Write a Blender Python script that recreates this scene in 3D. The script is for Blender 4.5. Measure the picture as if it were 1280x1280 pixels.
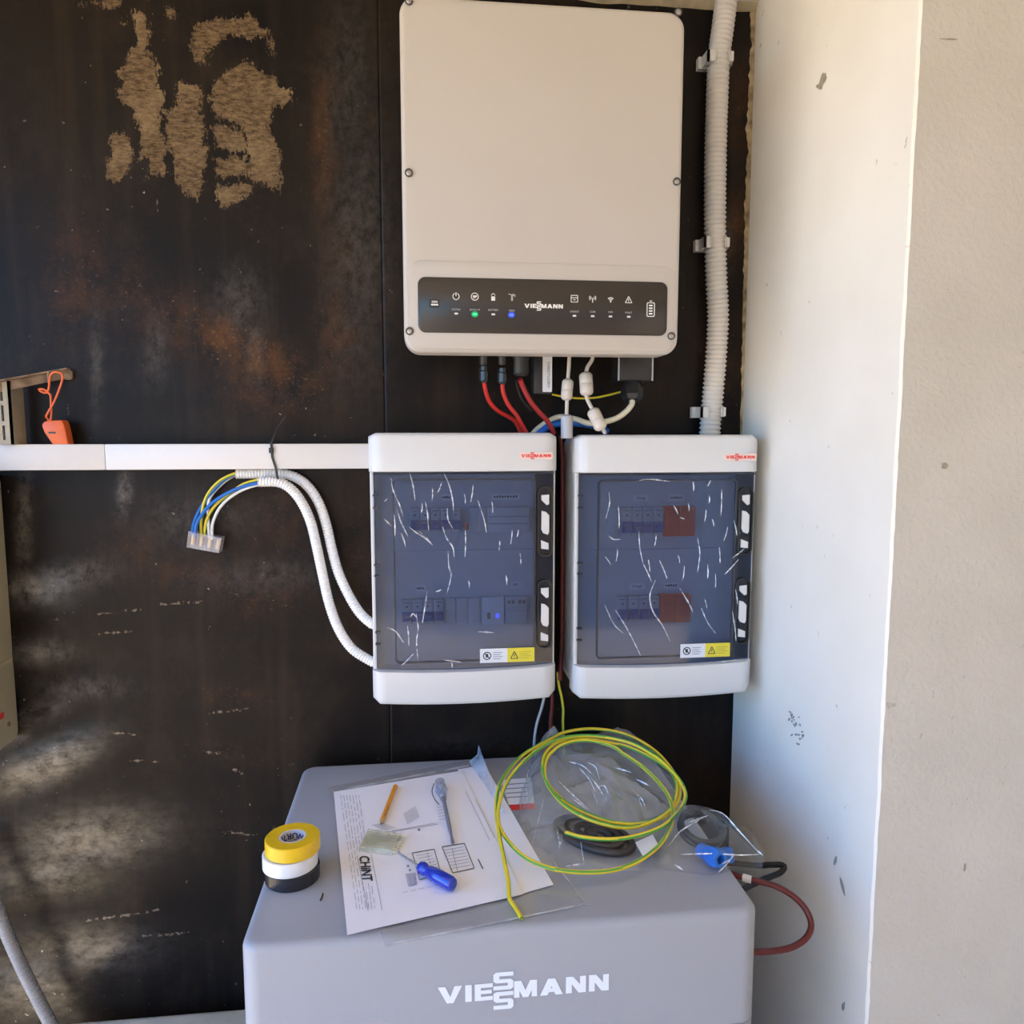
import bpy, bmesh, math, random
import numpy as np
from mathutils import Vector, Matrix, noise
random.seed(7)
for _o in list(bpy.data.objects): bpy.data.objects.remove(_o)
SC = bpy.context.scene
COL = SC.collection

# ------------------------------------------------------------------ camera
F = 960.0; CXY = 640.0                      # focal length and centre in pixels of the 1280 frame
CAM = np.array([0.0, -1.34, 1.5])
_y = np.array([530-640, 537-640, F]); _y /= np.linalg.norm(_y)
_d = np.array([0, F*F/103, F]); _d -= _y*_d.dot(_y); _d /= np.linalg.norm(_d)
_z = -_d; _x = np.cross(_y, _z)
R = np.array([_x, _y, _z])                  # image direction (right, down, forward) -> world
cd = bpy.data.cameras.new('camera'); cam = bpy.data.objects.new('camera', cd); COL.objects.link(cam)
cd.sensor_width = 36; cd.lens = F/1280*36; cd.clip_start = 0.02
rt = R@np.array([1, 0, 0]); up = R@np.array([0, -1, 0]); bk = R@np.array([0, 0, -1])
cam.matrix_world = Matrix(((rt[0], up[0], bk[0], CAM[0]), (rt[1], up[1], bk[1], CAM[1]), (rt[2], up[2], bk[2], CAM[2]), (0, 0, 0, 1)))
SC.camera = cam

# ------------------------------------------------------------------ sky, sun, exposure
wd = bpy.data.worlds.new('world'); SC.world = wd; wd.use_nodes = True
wn = wd.node_tree.nodes; wl = wd.node_tree.links
bg = wn['Background']
sky = wn.new('ShaderNodeTexSky'); sky.sky_type = 'NISHITA'; sky.sun_disc = False
sky.sun_elevation = math.radians(60); sky.sun_rotation = math.radians(-115)
sky.ozone_density = 4.0; sky.dust_density = 0.2; sky.air_density = 1.0
tint = wn.new('ShaderNodeMix'); tint.data_type = 'RGBA'; tint.blend_type = 'MULTIPLY'; tint.inputs[0].default_value = 1
wl.new(sky.outputs[0], tint.inputs[6]); tint.inputs[7].default_value = (0.48, 0.86, 1.30, 1)      # the clear deep blue of a dry day
wl.new(tint.outputs[2], bg.inputs[0]); bg.inputs[1].default_value = 0.34
sl = bpy.data.lights.new('sun', 'SUN'); so = bpy.data.objects.new('sun', sl); COL.objects.link(so)
sl.energy = 10.0; sl.angle = 0.009; sl.color = (1.0, 0.90, 0.68)
so.rotation_euler = Vector((0.33, 0.20, -0.92)).to_track_quat('-Z', 'Y').to_euler()
SC.view_settings.view_transform = 'Standard'; SC.view_settings.look = 'None'
SC.view_settings.gamma = 1; SC.view_settings.use_curve_mapping = False
SC.view_settings.exposure = 0.75

# ------------------------------------------------------------------ pixel -> point on a plane of the place
def ray(px, py): return R@np.array([px-CXY, py-CXY, F])
def wy(px, py, y):
    r = ray(px, py); return Vector(CAM+r*((y-CAM[1])/r[1]))
def wz(px, py, z):
    r = ray(px, py); return Vector(CAM+r*((z-CAM[2])/r[2]))
def wx(px, py, x):
    r = ray(px, py); return Vector(CAM+r*((x-CAM[0])/r[0]))
def wplane(px, py, p0, n):
    r = Vector(ray(px, py)); c = Vector(CAM); return c+r*((Vector(p0)-c).dot(n)/r.dot(n))
def projv(P):                                # Nx3 -> pixel
    v = (P-CAM)@R; return CXY+F*v[:, 0]/v[:, 2], CXY+F*v[:, 1]/v[:, 2]

# ------------------------------------------------------------------ materials
def mat(name, col, rough=0.5, metal=0.0, var=0.06, scale=30, bump=0.0, bscale=200, spec=0.5, coat=0.0, trans=0.0, alpha=1.0, stretch=None, col2=None):
    m = bpy.data.materials.new(name); m.use_nodes = True
    n = m.node_tree.nodes; l = m.node_tree.links; b = n['Principled BSDF']
    b.inputs['Roughness'].default_value = rough; b.inputs['Metallic'].default_value = metal
    b.inputs['Specular IOR Level'].default_value = spec; b.inputs['Coat Weight'].default_value = coat
    b.inputs['Transmission Weight'].default_value = trans
    tc = n.new('ShaderNodeTexCoord'); mp = n.new('ShaderNodeMapping'); l.new(tc.outputs['Object'], mp.inputs[0])
    if stretch: mp.inputs['Scale'].default_value = stretch
    nz = n.new('ShaderNodeTexNoise'); nz.inputs['Scale'].default_value = scale; nz.inputs['Detail'].default_value = 4
    l.new(mp.outputs[0], nz.inputs[0])
    rp = n.new('ShaderNodeValToRGB')
    c2 = col2 if col2 else tuple(min(1, c*(1+var)) for c in col)
    c1 = col if col2 else tuple(c*(1-var) for c in col)
    rp.color_ramp.elements[0].position = 0.3; rp.color_ramp.elements[1].position = 0.7
    rp.color_ramp.elements[0].color = (*c1, 1); rp.color_ramp.elements[1].color = (*c2, 1)
    l.new(nz.outputs[0], rp.inputs[0]); l.new(rp.outputs[0], b.inputs['Base Color'])
    if bump:
        nb = n.new('ShaderNodeTexNoise'); nb.inputs['Scale'].default_value = bscale; nb.inputs['Detail'].default_value = 3
        l.new(mp.outputs[0], nb.inputs[0])
        bm = n.new('ShaderNodeBump'); bm.inputs['Strength'].default_value = bump; bm.inputs['Distance'].default_value = 0.002
        l.new(nb.outputs[0], bm.inputs['Height']); l.new(bm.outputs[0], b.inputs['Normal'])
    return m
def film(name, tint, white=0.12, wcol=(0.8, 0.82, 0.85), rough=0.12, ior=1.5, wscale=25, bump=0.0, wvar=0.7, gloss=1.0):
    """thin see-through plastic: transparent + a little white scatter + gloss by fresnel"""
    m = bpy.data.materials.new(name); m.use_nodes = True
    n = m.node_tree.nodes; l = m.node_tree.links; n.remove(n['Principled BSDF'])
    out = n['Material Output']
    tr = n.new('ShaderNodeBsdfTransparent'); tr.inputs[0].default_value = (*tint, 1)
    df = n.new('ShaderNodeBsdfDiffuse'); df.inputs[0].default_value = (*wcol, 1)
    gl = n.new('ShaderNodeBsdfGlossy'); gl.inputs['Roughness'].default_value = rough
    tc = n.new('ShaderNodeTexCoord'); nz = n.new('ShaderNodeTexNoise'); nz.inputs['Scale'].default_value = wscale; nz.inputs['Detail'].default_value = 5
    l.new(tc.outputs['Object'], nz.inputs[0])
    mr = n.new('ShaderNodeMapRange'); mr.inputs[1].default_value = 0.3; mr.inputs[2].default_value = 0.75
    mr.inputs[3].default_value = white*(1-wvar); mr.inputs[4].default_value = white*(1+wvar)
    l.new(nz.outputs[0], mr.inputs[0])
    m1 = n.new('ShaderNodeMixShader'); l.new(mr.outputs[0], m1.inputs[0]); l.new(tr.outputs[0], m1.inputs[1]); l.new(df.outputs[0], m1.inputs[2])
    fr = n.new('ShaderNodeLayerWeight'); fr.inputs[0].default_value = 0.5          # thin sheet: the same gloss from either side
    pw = n.new('ShaderNodeMath'); pw.operation = 'POWER'; pw.inputs[1].default_value = 4; l.new(fr.outputs['Facing'], pw.inputs[0])
    mu = n.new('ShaderNodeMath'); mu.operation = 'MULTIPLY_ADD'; mu.inputs[1].default_value = 0.8*gloss; mu.inputs[2].default_value = 0.06*gloss; mu.use_clamp = True; l.new(pw.outputs[0], mu.inputs[0])
    m2 = n.new('ShaderNodeMixShader'); l.new(mu.outputs[0], m2.inputs[0]); l.new(m1.outputs[0], m2.inputs[1]); l.new(gl.outputs[0], m2.inputs[2])
    if bump:
        nb = n.new('ShaderNodeTexNoise'); nb.inputs['Scale'].default_value = 90; nb.inputs['Detail'].default_value = 4; l.new(tc.outputs['Object'], nb.inputs[0])
        bm = n.new('ShaderNodeBump'); bm.inputs['Strength'].default_value = bump; bm.inputs['Distance'].default_value = 0.002
        l.new(nb.outputs[0], bm.inputs['Height']); l.new(bm.outputs[0], gl.inputs['Normal']); l.new(bm.outputs[0], fr.inputs['Normal'])
    l.new(m2.outputs[0], out.inputs[0])
    return m
def emit(name, col, s):
    m = mat(name, col, 0.4); b = m.node_tree.nodes['Principled BSDF']
    b.inputs['Emission Color'].default_value = (*col, 1); b.inputs['Emission Strength'].default_value = s
    return m

# ------------------------------------------------------------------ mesh helpers
X = Vector((1, 0, 0)); Y = Vector((0, 1, 0)); Z = Vector((0, 0, 1))
class MB:
    def __init__(s): s.v = []; s.f = []; s.m = []
    def add(s, vs, fs, mi=0):
        o = len(s.v); s.v += [tuple(v) for v in vs]; s.f += [tuple(o+i for i in f) for f in fs]
        s.m += (mi if isinstance(mi, list) else [mi]*len(fs)); return s
    def box(s, a, b, mi=0):
        x0, y0, z0 = a; x1, y1, z1 = b
        return s.add([(x0, y0, z0), (x1, y0, z0), (x1, y1, z0), (x0, y1, z0), (x0, y0, z1), (x1, y0, z1), (x1, y1, z1), (x0, y1, z1)],
                     [(0, 3, 2, 1), (4, 5, 6, 7), (0, 1, 5, 4), (1, 2, 6, 5), (2, 3, 7, 6), (3, 0, 4, 7)], mi)
    def build(s, name, mats, parent=None, smooth=True, recalc=True, angle=40):
        me = bpy.data.meshes.new(name); me.from_pydata(s.v, [], s.f)
        if not isinstance(mats, (list, tuple)): mats = [mats]
        for m in mats: me.materials.append(m)
        me.polygons.foreach_set('material_index', s.m)
        if recalc:
            bm = bmesh.new(); bm.from_mesh(me); bmesh.ops.recalc_face_normals(bm, faces=bm.faces); bm.to_mesh(me); bm.free()
        if smooth:
            me.polygons.foreach_set('use_smooth', [True]*len(me.polygons))
            me.set_sharp_from_angle(angle=math.radians(angle))
        me.update()
        o = bpy.data.objects.new(name, me); COL.objects.link(o)
        if parent: o.parent = parent
        return o
def bbox_obj(name, a, b, bev, m, parent=None, seg=3):
    bm = bmesh.new(); bmesh.ops.create_cube(bm, size=1)
    for v in bm.verts: v.co = Vector([(a[i]+b[i])/2+v.co[i]*(b[i]-a[i]) for i in range(3)])
    if bev: bmesh.ops.bevel(bm, geom=bm.edges[:], offset=bev, segments=seg, affect='EDGES', profile=0.5)
    me = bpy.data.meshes.new(name); bm.to_mesh(me); bm.free(); me.materials.append(m)
    me.polygons.foreach_set('use_smooth', [True]*len(me.polygons)); me.set_sharp_from_angle(angle=math.radians(35))
    o = bpy.data.objects.new(name, me); COL.objects.link(o)
    if parent: o.parent = parent
    return o
def thing(name, label, cat, loc=(0, 0, 0), group=None):
    o = bpy.data.objects.new(name, None); COL.objects.link(o); o.location = loc; o.empty_display_size = 0.05
    o['label'] = label; o['category'] = cat
    if group: o['group'] = group
    return o
def tag(o, label, cat, group=None):
    o['label'] = label; o['category'] = cat
    if group: o['group'] = group
    return o
def adopt(root):
    """parts are modelled in room coordinates: bring them into their thing's own frame"""
    for ch in [c for c in bpy.data.objects if c.parent == root]:
        if ch.type == 'MESH': ch.data.transform(Matrix.Translation(-root.location))
        for g in [c for c in bpy.data.objects if c.parent == ch]:
            if g.type == 'MESH': g.data.transform(Matrix.Translation(-root.location))
    return root
def rrect(w, h, r, n=6, cx=0, cy=0):
    r = min(r, w/2-1e-5, h/2-1e-5); p = []
    for k, (sx, sy) in enumerate(((1, 1), (-1, 1), (-1, -1), (1, -1))):
        for i in range(n+1):
            a = math.pi/2*(k+i/n); p.append((cx+sx*(w/2-r)+r*math.cos(a), cy+sy*(h/2-r)+r*math.sin(a)))
    return p
def inset(poly, b):
    n = len(poly); out = []
    area = sum(poly[i][0]*poly[(i+1) % n][1]-poly[(i+1) % n][0]*poly[i][1] for i in range(n)); sg = 1 if area > 0 else -1
    for i in range(n):
        p0 = Vector(poly[i-1]); p = Vector(poly[i]); p1 = Vector(poly[(i+1) % n])
        e0 = (p-p0); e1 = (p1-p)
        if e0.length < 1e-9 or e1.length < 1e-9: out.append(tuple(p)); continue
        e0.normalize(); e1.normalize()
        nn = Vector((-(e0.y+e1.y), e0.x+e1.x))*sg
        if nn.length < 1e-9: out.append(tuple(p)); continue
        nn.normalize(); c = max(0.4, nn.dot(Vector((-e0.y, e0.x))*sg)); out.append(tuple(p+nn*(b/c)))
    return out
def slab(mb, poly, O, U, V, N, d, b=0.0, mi=0, d0=0.0, seg=2):
    """polygon in the frame (O,U,V) raised along N from d0 to d, rounded over by b"""
    O = Vector(O); loops = [(poly, d0)]
    if b > 0:
        for k in range(seg+1):
            a = math.pi/2*k/seg; loops.append((inset(poly, b*(1-math.cos(a))) if k else poly, d-b+b*math.sin(a)))
    else: loops.append((poly, d))
    n = len(poly); vs = []; fs = []
    for pl, h in loops: vs += [O+U*p[0]+V*p[1]+N*h for p in pl]
    for k in range(len(loops)-1):
        for i in range(n): fs.append((k*n+i, k*n+(i+1) % n, (k+1)*n+(i+1) % n, (k+1)*n+i))
    fs.append(tuple(range(n-1, -1, -1))); fs.append(tuple((len(loops)-1)*n+i for i in range(n)))
    return mb.add(vs, fs, mi)
def ring(mb, po, pi, O, U, V, N, d, d0=0.0, mi=0):
    O = Vector(O); n = len(po); vs = []
    for pl, h in ((po, d0), (po, d), (pi, d), (pi, d0)): vs += [O+U*p[0]+V*p[1]+N*h for p in pl]
    fs = [(k*n+i, k*n+(i+1) % n, ((k+1) % 4)*n+(i+1) % n, ((k+1) % 4)*n+i) for k in range(4) for i in range(n)]
    return mb.add(vs, fs, mi)
def cr(pts, step=0.004, closed=False):
    """Catmull-Rom through the points, resampled evenly"""
    P = [Vector(p) for p in pts]; Q = [P[0]*2-P[1]]+P+[P[-1]*2-P[-2]]; out = []
    for i in range(1, len(Q)-2):
        p0, p1, p2, p3 = Q[i-1:i+3]
        for k in range(24):
            t = k/24; out.append(0.5*((2*p1)+(p2-p0)*t+(2*p0-5*p1+4*p2-p3)*t*t+(3*p1-p0-3*p2+p3)*t**3))
    out.append(P[-1]); L = [0]
    for a, b in zip(out, out[1:]): L.append(L[-1]+(b-a).length)
    n = max(2, int(round(L[-1]/step))); res = []; j = 0
    for k in range(n+1):
        s = L[-1]*k/n
        while j < len(L)-2 and L[j+1] < s: j += 1
        w = (s-L[j])/max(1e-9, L[j+1]-L[j]); res.append(out[j].lerp(out[j+1], w))
    return res
def tube(mb, path, r, seg=10, mi=0, cap=True):
    """r: number or function(index) ; mi: number or function(i, k)"""
    n = len(path); T = [(path[min(i+1, n-1)]-path[max(i-1, 0)]).normalized() for i in range(n)]
    u = T[0].orthogonal().normalized(); vs = []; fs = []; ms = []
    for i in range(n):
        u = (u-T[i]*u.dot(T[i])).normalized(); w = T[i].cross(u); rr = r(i) if callable(r) else r
        for k in range(seg):
            a = 2*math.pi*k/seg; vs.append(path[i]+(u*math.cos(a)+w*math.sin(a))*rr)
    for i in range(n-1):
        for k in range(seg):
            fs.append((i*seg+k, i*seg+(k+1) % seg, (i+1)*seg+(k+1) % seg, (i+1)*seg+k)); ms.append(mi(i, k) if callable(mi) else mi)
    if cap:
        fs.append(tuple(range(seg-1, -1, -1))); fs.append(tuple((n-1)*seg+k for k in range(seg))); q = mi(0, 0) if callable(mi) else mi; ms += [q, q]
    return mb.add(vs, fs, ms)
def corrugated(mb, pts, r, pitch, depth, seg=18, mi=0):
    path = cr(pts, pitch/6)
    return tube(mb, path, lambda i: r-depth*(0, .15, .75, 1, .75, .15)[i % 6], seg, mi)
def lathe(mb, prof, O, A, seg=28, mi=0, close=True):
    O = Vector(O); A = Vector(A).normalized(); u = A.orthogonal().normalized(); w = A.cross(u); n = len(prof); vs = []; fs = []
    for k in range(seg):
        a = 2*math.pi*k/seg; e = u*math.cos(a)+w*math.sin(a)
        vs += [O+e*r+A*h for r, h in prof]
    for k in range(seg):
        k2 = (k+1) % seg
        for i in range(n if close else n-1):
            j = (i+1) % n
            fs.append((k*n+i, k2*n+i, k2*n+j, k*n+j))
    return mb.add(vs, fs, mi)
def rod(mb, prof, O, A, seg=16, mi=0):
    """solid of revolution; prof = [(r,h)...] from one end to the other"""
    O = Vector(O); A = Vector(A).normalized(); u = A.orthogonal().normalized(); w = A.cross(u); n = len(prof); vs = []; fs = []
    for r, h in prof:
        for k in range(seg):
            a = 2*math.pi*k/seg; vs.append(O+(u*math.cos(a)+w*math.sin(a))*max(r, 1e-5)+A*h)
    for i in range(n-1):
        for k in range(seg): fs.append((i*seg+k, i*seg+(k+1) % seg, (i+1)*seg+(k+1) % seg, (i+1)*seg+k))
    fs.append(tuple(range(seg-1, -1, -1))); fs.append(tuple((n-1)*seg+k for k in range(seg)))
    return mb.add(vs, fs, mi)
def seg2(mb, a, b, w, O, U, V, N, d, mi=0):
    """flat printed stroke from a to b (2-d) of width w"""
    a = Vector(a); b = Vector(b); t = (b-a)
    if t.length < 1e-9: return mb
    t.normalize(); p = Vector((-t.y, t.x))*w/2; O = Vector(O)
    q = [a+p, a-p, b-p, b+p]
    return mb.add([O+U*c.x+V*c.y+N*d for c in q], [(0, 1, 2, 3)], mi)
def rect2(mb, x0, y0, x1, y1, O, U, V, N, d, mi=0):
    O = Vector(O)
    return mb.add([O+U*x+V*y+N*d for x, y in ((x0, y0), (x1, y0), (x1, y1), (x0, y1))], [(0, 1, 2, 3)], mi)
def circ2(mb, cx, cy, r, w, O, U, V, N, d, mi=0, a0=0, a1=360, n=20):
    for k in range(n):
        t0 = math.radians(a0+(a1-a0)*k/n); t1 = math.radians(a0+(a1-a0)*(k+1)/n)
        vs = [Vector(O)+U*(cx+q*math.cos(t))+V*(cy+q*math.sin(t))+N*d for q, t in ((r-w/2, t0), (r+w/2, t0), (r+w/2, t1), (r-w/2, t1))]
        mb.add(vs, [(0, 1, 2, 3)], mi)
    return mb
def letters(mb, s, x, y, h, O, U, V, N, d, mi=0, sx=1.0, bold=0.0, center=False, ext=0.0):
    """lettering from the built-in font, laid flat in the frame"""
    cu = bpy.data.curves.new('t', 'FONT'); cu.body = s; cu.size = 1; cu.offset = bold; cu.resolution_u = 3
    o = bpy.data.objects.new('t', cu); COL.objects.link(o)
    me = bpy.data.meshes.new_from_object(o.evaluated_get(bpy.context.evaluated_depsgraph_get()))
    k = h/0.7; co = [v.co.copy() for v in me.vertices]
    if co:
        w = max(c.x for c in co)*k*sx; xo = x-w/2 if center else x
        mb.add([Vector(O)+U*(xo+c.x*k*sx)+V*(y+c.y*k)+N*d for c in co], [tuple(p.vertices) for p in me.polygons], mi)
    bpy.data.objects.remove(o); bpy.data.curves.remove(cu); bpy.data.meshes.remove(me)
    return mb
def wordmark(mb, W, O, U, V, N, d, mi=0):
    """VIE + two stacked S + MANN, block letters; W = overall width, centred on O"""
    T = 0.34                                          # stroke weight; cap height 1
    cnt = [0]
    def P(pts, ox):
        cnt[0] += 1; dd = d+(cnt[0] % 6)*0.00004            # overlapping strokes never share a plane
        mb.add([Vector(O)+U*((ox+p[0]-tot/2)*k)+V*((p[1]-0.5)*k)+N*dd for p in pts], [tuple(range(len(pts)))], mi)
    def Rr(x0, y0, x1, y1, ox): P([(x0, y0), (x1, y0), (x1, y1), (x0, y1)], ox)
    gap = 0.17; Wd = dict(V=1.35, I=0.36, E=1.0, S=1.12, M=1.3, A=1.3, N=1.15)
    seq = 'VIESMANN'; tot = sum(Wd[c] for c in seq)+gap*7-0.3; k = W/tot
    x = 0
    for c in seq:
        w = Wd[c]
        if c == 'V': P([(0, 1), (.42, 1), (.70, .36), (.86, 0), (.50, 0)], x); P([(w, 1), (w-.42, 1), (.60, .1), (.70, 0), (.86, 0)], x)
        elif c == 'I': Rr(0, 0, w, 1, x)
        elif c == 'E': Rr(0, 0, T, 1, x); Rr(T, 0, w, .24, x); Rr(T, .39, w*.94, .61, x); Rr(T, .76, w, 1, x)
        elif c == 'S':
            for oy in (-.62, .55):
                Rr(0, oy, w*.86, oy+.24, x); Rr(w*.14, oy+.41, w*.86, oy+.64, x); Rr(w*.14, oy+.82, w, oy+1.06, x)
                P([(w*.86, oy), (w, oy+.12), (w, oy+.52), (w*.86, oy+.64), (w*.72, oy+.5), (w*.72, oy+.2)], x)
                P([(w*.14, oy+1.06), (0, oy+.94), (0, oy+.54), (w*.14, oy+.41), (w*.3, oy+.54), (w*.3, oy+.9)], x)
        elif c == 'M': Rr(0, 0, T*.9, 1, x); Rr(w-T*.9, 0, w, 1, x); P([(0, 1), (.4, 1), (.75, .2), (.75, 0), (.5, 0)], x); P([(w, 1), (w-.4, 1), (.55, .2), (.55, 0), (.8, 0)], x)
        elif c == 'A': P([(0, 0), (.42, 0), (.75, .75), (.65, 1), (.45, 1)], x); P([(w, 0), (w-.42, 0), (.55, .75), (.65, 1), (.85, 1)], x); Rr(.3, .17, 1.0, .40, x)
        elif c == 'N': Rr(0, 0, T, 1, x); Rr(w-T, 0, w, 1, x); P([(0, 1), (.42, 1), (w, .08), (w, 0), (w-.42, 0)], x)
        x += w+(gap if c not in 'ES' else 0.04)
    return mb
FRONT = dict(U=X, V=Z, N=-Y)                          # frame of everything that faces the room from the back wall

# ================================================================== THE SETTING
PX0 = 0.571; PFY = -0.462; CEIL = 2.219
def structure(o): o['kind'] = 'structure'; return o
M_conc = mat('concrete', (0.50, 0.42, 0.33), 0.9, var=0.15, scale=3, bump=0.3, bscale=60)
M_ceil = mat('ceiling_paint', (0.82, 0.76, 0.62), 0.85, var=0.06, scale=8, bump=0.2, bscale=80)
mb = MB(); mb.box((-2.6, -3.2, -0.1), (3.0, 0.3, 0.0)); structure(mb.build('floor', M_conc, smooth=False))
mb = MB(); mb.box((-60, -60, -0.14), (60, 60, -0.1)); structure(mb.build('ground', mat('yard_paving', (0.56, 0.45, 0.33), 0.95, var=0.2, scale=0.7), smooth=False))
mb = MB(); mb.box((-1.5, -4.2, CEIL), (3.0, 0.3, CEIL+0.16)); structure(mb.build('ceiling', M_ceil, smooth=False))

mb = MB(); mb.box((-1.2, -5.8, -0.1), (3.0, -5.5, 2.7)); structure(mb.build('wall_front_added', mat('opposite_wall_paint', (0.62, 0.52, 0.40), 0.9, var=.05), smooth=False))  # unseen wall, added to cut the light and reflections from behind the camera
mb = MB(); mb.box((2.8, -5.5, -0.1), (3.0, PFY, CEIL)); structure(mb.build('wall_far_right', bpy.data.materials['opposite_wall_paint'], smooth=False))

# ---- black-painted back wall: two sheets with a joint, one grid each, wear and glare kept as attributes on the sheet
def poly_sd(px, py, poly):
    """signed distance (pixels of the survey picture, + inside) of many points to a polygon"""
    P = np.array(poly, float); n = len(P); dmin = np.full(px.shape, 1e9); inside = np.zeros(px.shape, bool)
    for i in range(n):
        a = P[i]; b = P[(i+1) % n]; e = b-a; w0 = px-a[0]; w1 = py-a[1]
        t = np.clip((w0*e[0]+w1*e[1])/(e@e+1e-9), 0, 1); dmin = np.minimum(dmin, np.hypot(w0-t*e[0], w1-t*e[1]))
        c = (a[1] > py) != (b[1] > py)
        xi = a[0]+(py-a[1])*(b[0]-a[0])/(b[1]-a[1]+1e-12); inside ^= c & (px < xi)
    return np.where(inside, dmin, -dmin)
RES = [[(425,30),(465,25),(478,90),(480,150),(510,200),(515,240),(500,290),(530,300),(530,350),(515,400),(530,450),(530,570),(470,560),(470,510),(440,515),(440,400),(420,350),(380,330),(365,285),(400,265),(370,230),(400,200),(405,160),(440,140),(430,80)],
 [(350,430),(400,415),(430,445),(425,480),(420,540),(385,590),(345,570),(330,530),(350,490)],
 [(550,275),(570,260),(640,270),(650,300),(640,360),(665,430),(660,560),(660,600),(640,640),(590,620),(550,590),(545,500),(525,440),(530,360),(570,320)],
 [(610,90),(650,60),(740,50),(800,45),(860,95),(880,140),(880,190),(860,170),(850,130),(770,125),(740,110),(700,145),(670,165),(660,215),(630,200),(605,150)],
 [(735,215),(790,195),(870,235),(890,270),(930,285),(945,325),(880,350),(860,400),(880,440),(910,500),(900,560),(900,620),(840,600),(800,570),(790,520),(780,440),(750,400),(680,380),(670,310),(690,260)],
 [(680,390),(750,400),(790,440),(790,480),(680,490)], [(680,500),(790,495),(800,570),(690,570)], [(690,590),(800,585),(810,630),(720,665),(690,640)],
 [(240,-5),(390,-5),(390,25),(250,20)], [(375,65),(410,65),(405,85),(380,85)], [(525,15),(545,10),(568,45),(545,75),(522,50)]]
RES = [[(x/2.56, y/2.56) for x, y in p] for p in RES]
# soft wear and glare: (cx, cy, rx, ry, angle, strength) measured on the wall picture
RUST = [(310,440,95,28,30,.9),(215,400,70,40,20,.35),(405,170,14,90,0,.55),(330,490,60,25,20,.5),(100,350,40,70,0,.35),(420,420,25,70,0,.4),(160,360,30,50,0,.3),(920,280,16,40,10,.6),(925,130,14,50,0,.4),
        (320,740,60,30,0,.35),(250,720,80,25,0,.3),(290,870,50,14,5,.3),(350,640,50,60,0,.25),(290,940,40,12,10,.3),(440,700,20,100,0,.25),(170,690,30,30,0,.3),(905,460,20,60,0,.3),(430,330,30,60,0,.2)]
GREY = [(155,615,9,26,5,.75),(30,650,10,60,0,.5),(42,735,34,17,0,.9),(90,720,50,16,-10,.5),(60,815,35,14,0,.4),(195,440,14,40,0,.25),(300,375,30,40,0,.25),(320,430,12,50,0,.2),(120,455,8,60,0,.3),(450,300,40,160,0,.22),(435,100,30,120,0,.18),
        (230,650,45,30,0,.2),(100,860,60,14,0,.3),(270,640,40,25,10,.22),(900,90,10,40,0,.3),(905,300,8,30,0,.45),(900,340,12,18,0,.4),(330,720,80,20,-5,.2)]
GLARE = [(60,955,62,20,-25,1),(30,900,50,16,-30,.8),(110,1050,80,34,-8,.8),(60,1090,60,30,0,.6),(115,1185,75,26,0,.7),(40,1230,60,40,0,.6),(45,735,38,20,0,.7),(25,815,36,16,0,.6),(600,930,90,14,0,.35)]  # glare on the wall, put in as patches of extra gloss and coat
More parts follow.
